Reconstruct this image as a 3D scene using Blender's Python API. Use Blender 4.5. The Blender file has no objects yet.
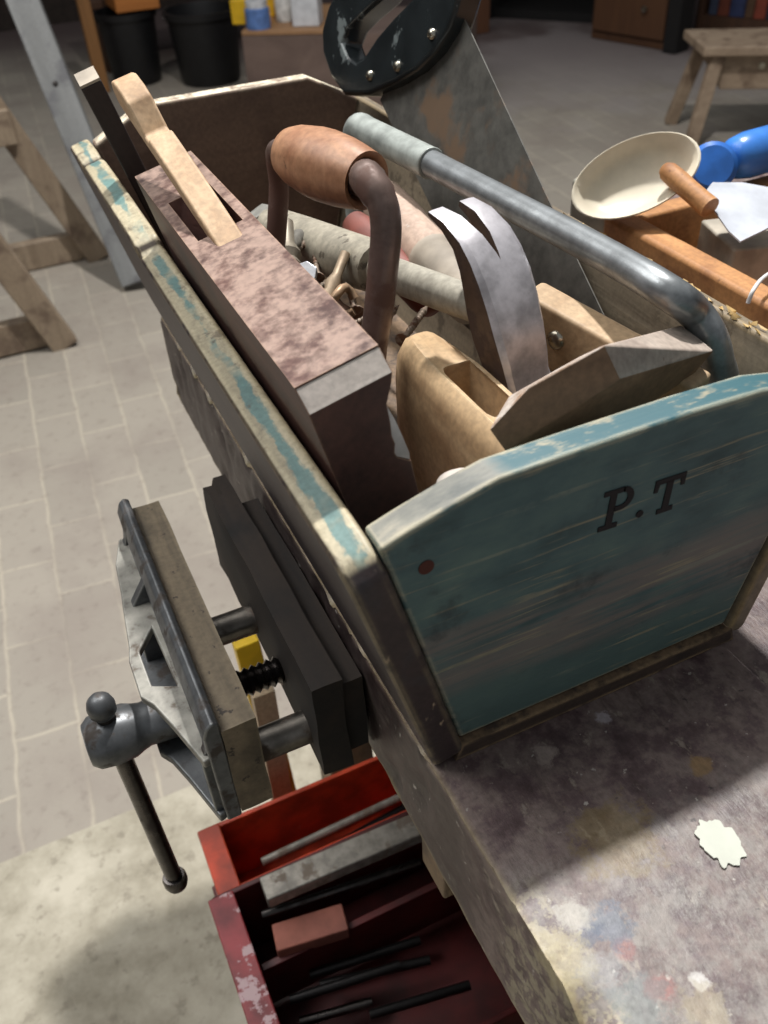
import bpy, bmesh, math, random
from mathutils import Vector as V, Matrix, noise as mnoise
random.seed(7)
C = bpy.context.scene.collection
H = 0.82                       # height of the bench top above the floor; everything is built with the bench top at z = 0
FL = -H
# ------------------------------------------------------------------ camera numbers
CAM = V((-0.2412, -0.2649, 0.4288)); PITCH, ROLL, YAW, FPX = 0.69314, -0.06029, 0.39885, 901.3
_f = V((math.sin(YAW)*math.cos(PITCH), math.cos(YAW)*math.cos(PITCH), -math.sin(PITCH)))
_r0 = V((math.cos(YAW), -math.sin(YAW), 0)); _u0 = _r0.cross(_f)
RT = math.cos(ROLL)*_r0 + math.sin(ROLL)*_u0; UP = -math.sin(ROLL)*_r0 + math.cos(ROLL)*_u0; FW = _f
def ray(u, v): return FW + RT*((u-384)/FPX) - UP*((v-512)/FPX)
def UX(u, v, x): d = ray(u, v); return CAM + d*((x-CAM.x)/d.x)
def UY(u, v, y): d = ray(u, v); return CAM + d*((y-CAM.y)/d.y)
def UZ(u, v, z): d = ray(u, v); return CAM + d*((z-CAM.z)/d.z)
def UPL(u, v, n, c): n = V(n); d = ray(u, v); return CAM + d*((c-n.dot(CAM))/n.dot(d))

# ------------------------------------------------------------------ node helpers
def lin(c):
    return tuple(((x/255)/12.92 if x/255 <= .04045 else ((x/255+.055)/1.055)**2.4) for x in c) + (1,)
class NB:
    def __init__(s, name):
        s.m = bpy.data.materials.new(name); s.m.use_nodes = True
        s.t = s.m.node_tree; s.n = s.t.nodes; s.b = s.n['Principled BSDF']; s.tc = s.n.new('ShaderNodeTexCoord'); s.obj = s.tc.outputs['Object']
    def L(s, a, b): s.t.links.new(a, b)
    def put(s, sock, v):
        if v is None: return
        if hasattr(v, 'is_linked') or hasattr(v, 'links'): s.L(v, sock)
        else: sock.default_value = v
    def mapping(s, scale=(1,1,1), rot=(0,0,0), loc=(0,0,0), vec=None):
        n = s.n.new('ShaderNodeMapping'); s.L(vec or s.obj, n.inputs['Vector'])
        n.inputs['Scale'].default_value = scale; n.inputs['Rotation'].default_value = rot; n.inputs['Location'].default_value = loc
        return n.outputs[0]
    def noise(s, scale, detail=5, rough=.55, vec=None, dist=0):
        n = s.n.new('ShaderNodeTexNoise'); s.L(vec or s.obj, n.inputs['Vector'])
        n.inputs['Scale'].default_value = scale; n.inputs['Detail'].default_value = detail; n.inputs['Roughness'].default_value = rough; n.inputs['Distortion'].default_value = dist
        return n.outputs[0]
    def ramp(s, fac, stops):
        n = s.n.new('ShaderNodeValToRGB'); s.L(fac, n.inputs[0]); e = n.color_ramp.elements
        while len(e) < len(stops): e.new(.5)
        for i, (p, c) in enumerate(stops):
            e[i].position = p; e[i].color = c if len(c) == 4 else lin(c)
        return n.outputs[0]
    def step(s, fac, a, b):     # 0..1 between a and b
        n = s.n.new('ShaderNodeMapRange'); s.L(fac, n.inputs[0]); n.inputs[1].default_value = a; n.inputs[2].default_value = b
        n.interpolation_type = 'SMOOTHSTEP'
        return n.outputs[0]
    def mix(s, fac, a, b, mode='MIX'):
        n = s.n.new('ShaderNodeMix'); n.data_type = 'RGBA'; n.blend_type = mode
        s.put(n.inputs[0], fac); s.put(n.inputs[6], a); s.put(n.inputs[7], b)
        return n.outputs[2]
    def math(s, op, a, b=None):
        n = s.n.new('ShaderNodeMath'); n.operation = op; s.put(n.inputs[0], a)
        if b is not None: s.put(n.inputs[1], b)
        n.use_clamp = op in ('MULTIPLY', 'ADD', 'SUBTRACT') and False
        return n.outputs[0]
    def edge(s, rad=.004, lo=.01, hi=.12):
        bv = s.n.new('ShaderNodeBevel'); bv.samples = 4; bv.inputs[0].default_value = rad
        g = s.n.new('ShaderNodeNewGeometry')
        d = s.n.new('ShaderNodeVectorMath'); d.operation = 'DOT_PRODUCT'; s.L(bv.outputs[0], d.inputs[0]); s.L(g.outputs['Normal'], d.inputs[1])
        return s.step(s.math('SUBTRACT', 1.0, d.outputs['Value']), lo, hi)
    def upz(s, lo=.4, hi=.9):
        g = s.n.new('ShaderNodeNewGeometry'); x = s.n.new('ShaderNodeSeparateXYZ'); s.L(g.outputs['Normal'], x.inputs[0])
        return s.step(x.outputs[2], lo, hi)
    def sep(s, vec=None):
        x = s.n.new('ShaderNodeSeparateXYZ'); s.L(vec or s.obj, x.inputs[0]); return x.outputs
    def spot(s, p, r, warp=None, soft=.3):
        d = s.n.new('ShaderNodeVectorMath'); d.operation = 'DISTANCE'; s.L(s.obj, d.inputs[0]); d.inputs[1].default_value = p
        v = d.outputs['Value']
        if warp is not None: v = s.math('ADD', v, s.math('MULTIPLY', s.math('SUBTRACT', warp, .5), r*3.6))
        return s.math('SUBTRACT', 1.0, s.step(v, r*(1-soft), r*(1+soft)))
    def out(s, col, rough=.6, metal=0, bump=None, bstr=.3, bdist=.001, spec=None):
        s.put(s.b.inputs['Base Color'], col); s.put(s.b.inputs['Roughness'], rough); s.put(s.b.inputs['Metallic'], metal)
        if spec is not None: s.b.inputs['Specular IOR Level'].default_value = spec
        if bump is not None:
            n = s.n.new('ShaderNodeBump'); n.inputs['Strength'].default_value = bstr; n.inputs['Distance'].default_value = bdist
            s.L(bump, n.inputs['Height']); s.L(n.outputs[0], s.b.inputs['Normal'])
        return s.m
AX = {'x': (.07,1,1), 'y': (1,.07,1), 'z': (1,1,.07)}
def wood(name, c1, c2, axis='y', s=70, blot=None, edge=None, er=.003, ea=.8, spots=None, dust=None, rough=.62, bstr=.3):
    b = NB(name)
    g = b.noise(s, 6, .6, b.mapping(AX[axis]), .6)
    col = b.ramp(g, [(.3, c1), (.7, c2)])
    big = b.noise(14, 3)
    if blot: col = b.mix(b.step(big, .48, .68), col, lin(blot))
    fine = b.noise(260, 3)
    if spots:
        c, sc, thr = spots; col = b.mix(b.step(b.noise(sc, 5, .65), thr, thr+.07), col, lin(c))
    if dust:
        c, amt = dust[:2]; lo_, hi_ = dust[2:] if len(dust) > 2 else (.8, .94); col = b.mix(b.math('MULTIPLY', b.math('MULTIPLY', b.upz(lo_, hi_), b.step(b.noise(65, 6, .65), .32, .62)), amt), col, lin(c))
    if edge: col = b.mix(b.math('MULTIPLY', b.math('MULTIPLY', b.edge(er), b.step(b.noise(55, 4), .3, .55)), ea), col, lin(edge))
    col = b.mix(.25, col, b.ramp(fine, [(.35, (90,90,90)), (.65, (255,255,255))]), 'MULTIPLY')
    return b.out(col, rough, 0, g, bstr, .0012)
def paint(name, c, rough=.45, var=.15, scratch=None, thr=.62, sc=40):
    b = NB(name); n = b.noise(25, 4)
    col = b.mix(b.step(n, .3, .7), lin(c), lin([x*(1-var*1.6) for x in c]))
    if scratch: col = b.mix(b.step(b.noise(sc, 6, .65), thr, thr+.05), col, lin(scratch))
    return b.out(col, rough, 0, b.noise(120, 3), .12, .0008)
def metal(name, c, rough=.35, rust=None, thr=.6, rs=30, edge=None, met=1.0, bstr=.15):
    b = NB(name); n = b.noise(60, 5, .6)
    col = b.mix(b.step(n, .3, .7), lin(c), lin([x*.75 for x in c])); r = b.step(n, -.4, 1.6) ; rr = b.math('ADD', b.math('MULTIPLY', n, .3), rough-.15)
    mt = met
    if rust:
        f = b.step(b.noise(rs, 6, .62), thr-.06, thr+.06); col = b.mix(f, col, lin(rust)); rr = b.math('ADD', rr, b.math('MULTIPLY', f, .3)); mt = b.math('SUBTRACT', met, b.math('MULTIPLY', f, met*.8))
    if edge: col = b.mix(b.math('MULTIPLY', b.edge(.002), .8), col, lin(edge))
    return b.out(col, rr, mt, b.noise(180, 4), bstr, .0006)

# ------------------------------------------------------------------ mesh helpers
PM = {}
def thing(name, label, cat, loc=(0,0,0), group=None, mat=None):
    o = bpy.data.objects.new(name, None); C.objects.link(o); o.empty_display_size = .02
    o.matrix_world = mat if mat is not None else Matrix.Translation(V(loc)); PM[o.name] = o.matrix_world.copy()
    o['label'] = label; o['category'] = cat
    if group: o['group'] = group
    return o
def obj(name, bm, m, parent=None, bev=0, seg=2, sub=0, ang=38, label=None, solid=0):
    bmesh.ops.recalc_face_normals(bm, faces=bm.faces)
    if parent is not None: M = PM[parent.name]
    else:
        xs = [v.co for v in bm.verts]
        M = Matrix.Translation(V(((min(c.x for c in xs)+max(c.x for c in xs))/2, (min(c.y for c in xs)+max(c.y for c in xs))/2, min(c.z for c in xs))))
    bm.transform(M.inverted())
    me = bpy.data.meshes.new(name); bm.to_mesh(me); bm.free()
    for p in me.polygons: p.use_smooth = True
    if not sub and not bev: me.set_sharp_from_angle(angle=math.radians(ang))
    o = bpy.data.objects.new(name, me); C.objects.link(o); me.materials.append(m)
    if parent is not None: o.parent = parent
    else: o.matrix_world = M
    PM[o.name] = M
    if solid:
        d = o.modifiers.new('solid', 'SOLIDIFY'); d.thickness = solid; d.offset = 0
    if bev:
        d = o.modifiers.new('bevel', 'BEVEL'); d.width = bev; d.segments = seg; d.limit_method = 'ANGLE'; d.angle_limit = math.radians(30); d.harden_normals = True
        me.set_sharp_from_angle(angle=math.radians(80))
    if sub:
        d = o.modifiers.new('sub', 'SUBSURF'); d.levels = d.render_levels = sub
    if label: o['label'] = label
    return o
def tag(o, label, cat, group=None):
    o['label'] = label; o['category'] = cat
    if group: o['group'] = group
    return o
def struct(name, bm, m):
    o = obj(name, bm, m); o['kind'] = 'structure'; return o
def box(bm, a, b, M=None):
    vs = [bm.verts.new((x, y, z)) for x in (a[0], b[0]) for y in (a[1], b[1]) for z in (a[2], b[2])]
    for f in ((0,1,3,2),(4,6,7,5),(0,4,5,1),(2,3,7,6),(0,2,6,4),(1,5,7,3)): bm.faces.new([vs[i] for i in f])
    if M is not None:
        for v in vs: v.co = M @ v.co
    return vs
def mbox(a, b, M=None):
    bm = bmesh.new(); box(bm, a, b, M); return bm
def frame(o, z, x=None):       # right-handed frame at o with given z axis and approximate x axis
    z = V(z).normalized(); x = V(x) if x is not None else (V((1,0,0)) if abs(z.x) < .8 else V((0,1,0)))
    y = z.cross(x).normalized(); x = y.cross(z)
    M = Matrix((x, y, z)).transposed().to_4x4(); M.translation = V(o); return M
def beam(bm, p, q, w, h, up=(0,0,1)):
    p, q = V(p), V(q); M = frame(p, q-p, V(up).cross(q-p)); l = (q-p).length
    return box(bm, (-w/2, -h/2, 0), (w/2, h/2, l), M)
def tube(bm, pts, rad, n=14, cap=True, flat=None):
    pts = [V(p) for p in pts]
    if not hasattr(rad, '__len__'): rad = [rad]*len(pts)
    t0 = (pts[1]-pts[0]).normalized(); nx = t0.orthogonal().normalized(); rings = []
    for i, p in enumerate(pts):
        t = (pts[min(i+1, len(pts)-1)]-pts[max(i-1, 0)]).normalized()
        nx = (nx - t*nx.dot(t)).normalized(); ny = t.cross(nx)
        rings.append([bm.verts.new(p + (nx*math.cos(a)+ny*math.sin(a))*rad[i]) for a in [2*math.pi*k/n for k in range(n)]])
    for a, b in zip(rings, rings[1:]):
        for k in range(n): bm.faces.new((a[k], a[(k+1)%n], b[(k+1)%n], b[k]))
    if cap: bm.faces.new(rings[0][::-1]); bm.faces.new(rings[-1])
    return bm
def mtube(pts, rad, n=14): return tube(bmesh.new(), pts, rad, n)
def lathe(bm, prof, M, n=24):
    rings = []
    for r, h in prof:
        if r < 1e-5: rings.append([bm.verts.new(M @ V((0,0,h)))])
        else: rings.append([bm.verts.new(M @ V((r*math.cos(2*math.pi*k/n), r*math.sin(2*math.pi*k/n), h))) for k in range(n)])
    for a, b in zip(rings, rings[1:]):
        for k in range(n):
            j = (k+1) % n
            if len(a) == 1 and len(b) == 1: continue
            if len(a) == 1: bm.faces.new((a[0], b[j], b[k]))
            elif len(b) == 1: bm.faces.new((a[k], a[j], b[0]))
            else: bm.faces.new((a[k], a[j], b[j], b[k]))
    if len(rings[0]) > 1: bm.faces.new(rings[0][::-1])
    if len(rings[-1]) > 1: bm.faces.new(rings[-1])
    return bm
def mlathe(prof, M, n=24): return lathe(bmesh.new(), prof, M, n)
def prism(bm, loop, vec):       # loop of 3D points pushed along vec
    a = [bm.verts.new(V(p)) for p in loop]; b = [bm.verts.new(V(p)+V(vec)) for p in loop]; n = len(a)
    bm.faces.new(a); bm.faces.new(b[::-1])
    for i in range(n): bm.faces.new((a[i], b[i], b[(i+1)%n], a[(i+1)%n]))
    return bm
def mprism(loop, vec): return prism(bmesh.new(), loop, vec)
def hull(pts):
    bm = bmesh.new(); vs = [bm.verts.new(V(p)) for p in pts]; r = bmesh.ops.convex_hull(bm, input=vs)
    bmesh.ops.delete(bm, geom=list({e for e in r['geom_interior'] if isinstance(e, bmesh.types.BMVert)}), context='VERTS')
    bmesh.ops.dissolve_limit(bm, angle_limit=.05, verts=bm.verts, edges=bm.edges)
    return bm
def loft(bm, rings, cap=True):
    rr = [[bm.verts.new(V(p)) for p in r] for r in rings]; n = len(rr[0])
    for a, b in zip(rr, rr[1:]):
        for k in range(n): bm.faces.new((a[k], a[(k+1)%n], b[(k+1)%n], b[k]))
    if cap: bm.faces.new(rr[0][::-1]); bm.faces.new(rr[-1])
    return bm
def spline(pts, n=8):
    pts = [V(p) for p in pts]; P = [2*pts[0]-pts[1]] + pts + [2*pts[-1]-pts[-2]]; out = []
    for i in range(1, len(P)-2):
        a, b, c, d = P[i-1:i+3]
        for k in range(n):
            t = k/n; out.append(.5*((2*b)+(c-a)*t+(2*a-5*b+4*c-d)*t*t+(3*b-a-3*c+d)*t*t*t))
    return out + [pts[-1]]
def holed(outer, hole, vec):     # plate with a hole, thickness along vec
    bm = bmesh.new(); vec = V(vec); es = []
    for lp in (outer, hole):
        vs = [bm.verts.new(V(p)) for p in lp]; es += [bm.edges.new((vs[i], vs[(i+1)%len(vs)])) for i in range(len(vs))]
    bmesh.ops.triangle_fill(bm, edges=es, use_beauty=True)
    fs = list(bm.faces); r = bmesh.ops.extrude_face_region(bm, geom=fs)
    bmesh.ops.translate(bm, vec=vec, verts=[g for g in r['geom'] if isinstance(g, bmesh.types.BMVert)])
    bmesh.ops.dissolve_limit(bm, angle_limit=.02, verts=bm.verts, edges=bm.edges)
    return bm
def roughen(bm, amt, sc, cuts=0):
    if cuts: bmesh.ops.subdivide_edges(bm, edges=bm.edges, cuts=cuts, use_grid_fill=True)
    for v in bm.verts: v.co += mnoise.noise_vector(v.co*sc)*amt
    return bm
def cut(bm, cutters):
    os_ = []
    for b in [bm] + cutters:
        bmesh.ops.recalc_face_normals(b, faces=b.faces); me = bpy.data.meshes.new('tmp'); b.to_mesh(me); b.free()
        o = bpy.data.objects.new('tmp', me); C.objects.link(o); os_.append(o)
    for c in os_[1:]:
        d = os_[0].modifiers.new('b', 'BOOLEAN'); d.operation = 'DIFFERENCE'; d.object = c; d.solver = 'EXACT'
    bpy.context.view_layer.update()
    me = bpy.data.meshes.new_from_object(os_[0].evaluated_get(bpy.context.evaluated_depsgraph_get()))
    r = bmesh.new(); r.from_mesh(me)
    for o in os_: m_ = o.data; bpy.data.objects.remove(o); bpy.data.meshes.remove(m_)
    bpy.data.meshes.remove(me)
    return r
def dup(root, loc, rotz, label=None, group=None):
    r = root.copy(); C.objects.link(r); r.location = loc; r.rotation_euler = (0, 0, rotz)
    if label: r['label'] = label
    if group: r['group'] = group
    for ch in list(root.children):
        c = ch.copy(); C.objects.link(c); c.parent = r
    return r

# ------------------------------------------------------------------ materials
def teal_mat(name, axis, band=True, cream=.9):
    b = NB(name); sp = b.sep()
    st = b.noise(110, 6, .6, b.mapping((.05,1,1)), .3); st2 = b.noise(300, 4, .6, b.mapping((.03,1,1), loc=(5,5,5))); big = b.noise(9, 4); mid = b.noise(30, 5, .6, b.mapping((.5,1,1)))
    col = b.ramp(mid, [(.3, (50,74,76)), (.5, (72,99,100)), (.7, (94,119,112))])
    zz = b.math('ADD', sp[2], b.math('MULTIPLY', b.math('SUBTRACT', big, .5), .07))
    up = b.step(zz, .036, .056); dn = b.math('SUBTRACT', 1.0, b.step(zz, .088, .118))
    col = b.mix(b.math('MULTIPLY', b.math('MULTIPLY', b.math('MULTIPLY', up, dn), b.step(st, .34, .56)), .85), col, lin((120,112,106)))
    low = b.math('SUBTRACT', 1.0, b.step(zz, .034, .06)); col = b.mix(b.math('MULTIPLY', low, .6), col, lin((88,108,102)))
    f = b.math('MULTIPLY', b.step(st2, .56, .64), b.step(b.noise(16, 4), .44, .58)); col = b.mix(b.math('MULTIPLY', f, .75), col, lin((150,142,116)))
    f = b.math('MULTIPLY', b.step(st, .58, .66), b.step(mid, .45, .6)); col = b.mix(b.math('MULTIPLY', f, .6), col, lin((134,140,124)))
    dk = b.math('MULTIPLY', b.step(b.noise(22, 5, .65, b.mapping((1,1,1), loc=(3,1,2))), .56, .7), .6); col = b.mix(dk, col, lin((38,46,50)))
    # rim: bright teal worn to pale wood, most of all on the sloping shoulder
    tz = b.upz(.6, .85); n3 = b.noise(60, 6, .65, b.mapping((.35,1,1)))
    rim = b.mix(b.step(n3, .56, .66), lin((44,88,96)), lin((150,144,122)))
    sh = b.math('SUBTRACT', 1.0, b.step(b.math('ADD', sp[0], b.math('MULTIPLY', n3, .03)), -.062, -.048))
    rim = b.mix(b.math('MULTIPLY', sh, .85), rim, b.ramp(n3, [(.35, (98,96,90)), (.65, (156,150,136))]))
    col = b.mix(tz, col, rim)
    col = b.mix(b.math('MULTIPLY', b.math('MULTIPLY', b.edge(.0042, .004, .08), b.step(b.noise(70, 5, .65, b.mapping((.4,1,1))), .38, .52)), cream), col, lin((208,196,164)))
    return b.out(col, .55, 0, st, .45, .0014)
M_teal = teal_mat('worn_teal_paint', 'x')
def rim_mat(name, streak, base1, base2, sx):
    b = NB(name); n = b.noise(70, 6, .6, b.mapping(AX['y'])); mid = b.noise(26, 5, .6)
    col = b.ramp(n, [(.3, base1), (.7, base2)])
    if streak: col = b.mix(b.math('MULTIPLY', b.math('MULTIPLY', b.step(mid, .44, .56), b.upz(.6, .9)), .85), col, lin(streak))
    col = b.mix(b.math('MULTIPLY', b.step(b.noise(38, 5, .65, b.mapping(loc=(4,4,4))), .56, .66), .6), col, lin((58,48,40)))
    col = b.mix(b.math('MULTIPLY', b.math('MULTIPLY', b.edge(.005, .004, .08), b.step(b.noise(50, 5), .25, .5)), .9), col, lin(sx))
    col = b.mix(.3, col, b.ramp(b.noise(300, 3), [(.3, (80,80,80)), (.7, (255,255,255))]), 'MULTIPLY')
    return b.out(col, .6, 0, n, .4, .0014)
def left_board_mat():
    b = NB('worn_side_board'); n = b.noise(70, 6, .6, b.mapping(AX['y'])); mid = b.noise(30, 5, .62, b.mapping((1,.35,1)))
    top = b.upz(.55, .85); sp = b.sep()
    side = b.ramp(mid, [(.3, (42,34,38)), (.55, (60,48,48)), (.75, (54,52,56))])
    tp = b.ramp(n, [(.3, (156,146,120)), (.7, (204,192,162))])
    d = b.math('ABSOLUTE', b.math('ADD', b.math('ADD', sp[0], b.math('MULTIPLY', sp[2], SL)), .0990))     # teal still sits along the middle of the rim
    st = b.math('SUBTRACT', 1.0, b.step(b.math('ADD', d, b.math('MULTIPLY', b.math('SUBTRACT', b.noise(60, 6, .68, b.mapping((1,.4,1))), .5), .019)), .0016, .0040))
    tp = b.mix(b.step(b.noise(90, 6, .7, b.mapping((1,.5,1), loc=(2,2,9))), .5, .72), tp, lin((122,112,92)))
    tp = b.mix(b.math('MULTIPLY', b.math('MULTIPLY', st, b.step(b.noise(16, 4, .6, b.mapping(loc=(1,6,3))), .36, .52)), .85), tp, b.ramp(mid, [(.3, (58,108,112)), (.7, (92,138,136))]))
    tp = b.mix(b.math('MULTIPLY', b.step(b.noise(55, 5, .65, b.mapping(loc=(4,4,4))), .58, .68), .7), tp, lin((84,68,52)))
    col = b.mix(top, side, tp)
    fr = b.math('SUBTRACT', 1.0, b.step(sp[1], -.0045, .006))      # the bare front end: dark, scratched
    col = b.mix(b.math('MULTIPLY', b.math('MULTIPLY', b.edge(.005, .004, .08), b.step(b.noise(60, 5), .34, .55)), .8), col, lin((190,172,134)))
    col = b.mix(b.math('MULTIPLY', b.math('MULTIPLY', fr, b.step(b.noise(130, 4, .6, b.mapping((1,1,.35))), .64, .72)), .8), col, lin((186,164,138)))
    col = b.mix(.3, col, b.ramp(b.noise(300, 3), [(.3, (80,80,80)), (.7, (255,255,255))]), 'MULTIPLY')
    return b.out(col, .5, 0, n, .4, .0014)
SL = .256
M_left = left_board_mat()
M_right = rim_mat('weathered_grey_board', None, (112,100,84), (150,136,114), (188,160,108))
M_back = wood('brown_back_board', (120,98,84), (146,120,102), 'x', 30, blot=(108,86,74), dust=((226,216,190), 1), edge=(226,214,184), er=.005, ea=1.0)
M_base = wood('grimy_base_board', (62,50,44), (86,70,58), 'x', 80, blot=(46,38,36), dust=((138,112,84), .75), edge=(176,148,112), er=.004, ea=.9)
M_burn = paint('burnt_lettering', (34,28,30), .8)
M_rust = metal('rusty_nail', (64,40,36), .7, rust=(86,48,40), thr=.45, met=.3)
M_plane = wood('red_brown_plane_wood', (72,44,38), (98,62,52), 'y', 60, blot=(62,40,36), edge=(178,142,112), er=.0015, ea=.6, spots=((204,188,176), 55, .69), dust=((168,142,128), .85), rough=.5)
M_grey_end = wood('worn_grey_edge', (160,150,142), (206,196,186), 'x', 60, spots=((104,80,68), 40, .6), bstr=.4)
M_wedge = wood('light_beech', (176,142,108), (212,182,146), 'y', 60, blot=(184,148,114), edge=(228,206,174), ea=.5)
M_dark = wood('dark_stained_wood', (44,34,34), (62,48,46), 'z', 50, edge=(70,56,50), ea=.4)
M_pale = paint('pale_worn_end', (176,164,148), .7)
M_brhand = wood('brace_handle_wood', (150,104,76), (192,146,112), 'z', 60, blot=(156,108,82), spots=((92,62,48), 60, .66), rough=.4)
M_brace = metal('dark_brown_steel', (124,104,96), .4, rust=(98,72,62), thr=.52, met=.4)
M_gal = metal('dull_galvanised_tube', (158,162,164), .34, rust=(120,112,98), thr=.72, rs=50, met=.6)
M_sleeve = metal('pale_grey_enamel', (176,182,176), .42, rust=(120,112,96), thr=.7, rs=70, met=.15)
M_chrome = metal('bright_chrome', (200,200,200), .22, met=1)
M_sawbl = metal('spotted_saw_steel', (128,126,120), .42, rust=(122,100,80), thr=.58, rs=16, met=.35)
M_black = paint('glossy_black_handle', (44,49,51), .24, scratch=(122,130,130), thr=.6, sc=30)  # grey blotches paint the gloss reflection into the black
M_brass = metal('steel_rivet', (196,190,174), .3)
M_hamm = metal('polished_hammer_steel', (206,202,206), .34, rust=(140,120,108), thr=.76, rs=40, met=.45)
M_hamside = metal('brown_hammer_side', (104,84,70), .5, rust=(74,56,46), thr=.5, rs=50, met=.4)  # darker brown for both cheeks of the head
M_shaft = wood('grey_ash_handle', (150,144,130), (190,184,168), 'z', 70, spots=((120,108,90), 50, .62))
M_grip = wood('weathered_grip', (128,122,108), (170,162,144), 'z', 60, spots=((96,88,76), 50, .6))
M_pink = wood('pinkish_handle', (166,140,124), (192,168,150), 'z', 60, spots=((210,200,190), 50, .62))
M_red = paint('faded_red_wood', (126,66,54), .6, scratch=(150,100,84))
M_ltwood = wood('honey_wood', (176,144,106), (208,178,138), 'y', 50, blot=(152,118,84), edge=(228,208,172), ea=.5)
M_block = wood('oak_block', (128,98,72), (160,124,94), 'x', 60, blot=(110,82,62), edge=(176,148,122), er=.0015, ea=.5, dust=((196,186,176), .95, .5, .65))
M_rivw = wood('pale_beech', (176,146,112), (206,178,142), 'x', 60, blot=(158,128,98), edge=(222,200,168), ea=.5)
M_white = paint('off_white', (206,196,186), .6)
M_tray = wood('orange_pine', (164,112,66), (200,146,92), 'y', 60, blot=(140,92,56), edge=(214,172,122), ea=.5, spots=((96,64,44), 40, .66))
M_dish = paint('cream_plastic', (222,212,190), .35, .06)
M_blue = paint('blue_plastic', (62,128,214), .3, .1)
M_trow = paint('pale_lilac_grey_metal', (196,200,208), .4, .08, scratch=(150,150,150), thr=.66)
M_string = paint('white_string', (226,224,222), .7)
M_iron = metal('worn_vise_iron', (108,110,112), .4, rust=(66,58,52), thr=.58, rs=50, edge=(210,210,204), met=.55)
M_steel = metal('dark_oily_steel', (88,84,82), .3, rust=(58,48,44), thr=.62, rs=60)
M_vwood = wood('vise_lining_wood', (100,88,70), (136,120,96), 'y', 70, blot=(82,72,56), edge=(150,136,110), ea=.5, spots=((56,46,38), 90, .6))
M_vwood2 = wood('shade_dark_lining_wood', (24,18,14), (46,35,26), 'y', 60, blot=(18,14,11), rough=.8)  # tote's shadow over the rear jaw painted in as near-black
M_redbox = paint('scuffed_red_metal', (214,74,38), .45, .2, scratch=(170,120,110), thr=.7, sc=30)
M_red2 = paint('shaded_red_metal', (92,28,27), .45, .2, scratch=(140,92,92), thr=.7, sc=26)  # darker red with the shade inside the trays painted in
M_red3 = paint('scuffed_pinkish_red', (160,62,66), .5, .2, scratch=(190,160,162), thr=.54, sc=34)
M_rod = metal('grubby_steel_bar', (160,154,144), .4, rust=(110,98,86), thr=.58, rs=40, met=.4)
M_blkst = metal('black_steel', (46,44,44), .35, met=.7)
M_yel = paint('yellow_plastic', (232,190,36), .4, .08)
M_lath = wood('pale_lath', (168,146,118), (196,174,144), 'z', 60)
M_trest = wood('grey_brown_timber', (136,118,98), (166,148,126), 'z', 30, blot=(120,102,86))
M_plank = wood('grey_painted_plank', (112,113,112), (138,139,138), 'z', 24, blot=(100,100,102), spots=((84,84,84), 30, .66))
M_bucket = paint('black_rubber', (22,22,24), .5)
M_stool = wood('stool_timber', (138,118,98), (164,144,122), 'x', 30, blot=(120,100,82))
M_cab = wood('dark_cupboard', (70,48,34), (92,62,42), 'z', 20)
M_void = paint('deep_brown', (20,17,16), .8)
M_cloth = wood('brown_cloth_cover', (104,86,78), (124,104,94), 'x', 8, rough=.9, bstr=.1)

# floor: worn grey brick pavers in a running bond, and a concrete slab
def paver_mat():
    b = NB('brick_pavers'); vec = b.mapping(rot=(0, 0, math.radians(90+4)), loc=(.03, .04, 0), vec=None)
    wv = b.n.new('ShaderNodeVectorMath'); wv.operation = 'ADD'; b.L(vec, wv.inputs[0])
    nz = b.n.new('ShaderNodeTexNoise'); nz.inputs['Scale'].default_value = 14; b.L(b.obj, nz.inputs['Vector'])
    sc = b.n.new('ShaderNodeVectorMath'); sc.operation = 'SCALE'; b.L(nz.outputs['Color'], sc.inputs[0]); sc.inputs['Scale'].default_value = .012; b.L(sc.outputs[0], wv.inputs[1])
    br = b.n.new('ShaderNodeTexBrick'); b.L(wv.outputs[0], br.inputs['Vector'])
    br.inputs['Scale'].default_value = 1; br.inputs['Brick Width'].default_value = .225; br.inputs['Row Height'].default_value = .108
    br.inputs['Mortar Size'].default_value = .006; br.inputs['Mortar Smooth'].default_value = 1.0
    br.inputs['Color1'].default_value = lin((142,135,124)); br.inputs['Color2'].default_value = lin((154,146,134)); br.inputs['Mortar'].default_value = lin((170,161,145))
    col = b.mix(b.step(b.noise(4, 5, .6), .4, .7), br.outputs[0], lin((138,129,119)))
    col = b.mix(b.math('MULTIPLY', b.step(b.noise(40, 6, .65), .52, .7), .35), col, lin((110,98,90)))
    # far floor darkened to purple brown: dimmer light painted into the colour
    xx = b.sep(); far = b.math('ADD', xx[1], b.math('MULTIPLY', xx[0], .9)); far = b.math('ADD', far, b.math('MULTIPLY', b.noise(1.5, 4), 1.2))
    col = b.mix(b.math('MULTIPLY', b.step(far, 2.3, 3.7), .9), col, lin((82,67,67)))
    col = b.mix(b.math('MULTIPLY', b.spot((2.75-.1, 3.95-3.72, 0), .75, b.noise(2.5, 5, .6), .5), .55), col, lin((150,142,140)))  # lit strip painted into the far floor as paler grey
    hgt = b.math('SUBTRACT', b.noise(60, 4), b.math('MULTIPLY', br.outputs[1], .8))
    return b.out(col, .75, 0, hgt, .35, .004)
def conc_mat():
    b = NB('stained_concrete'); n = b.noise(9, 8, .65); n2 = b.noise(45, 6, .6)
    col = b.ramp(n, [(.34, (136,129,112)), (.5, (164,157,140)), (.66, (184,177,160))])
    col = b.mix(b.math('MULTIPLY', b.step(n2, .54, .68), .5), col, lin((110,102,88)))
    return b.out(col, .8, 0, n2, .3, .003)
bm = mbox((-5, .645, FL-.05), (5.2, 6.8, FL)); struct('floor', bm, paver_mat())
bm = mbox((-5, -3, FL-.05), (5.2, .645, FL)); struct('floor_slab', bm, conc_mat())
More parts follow.
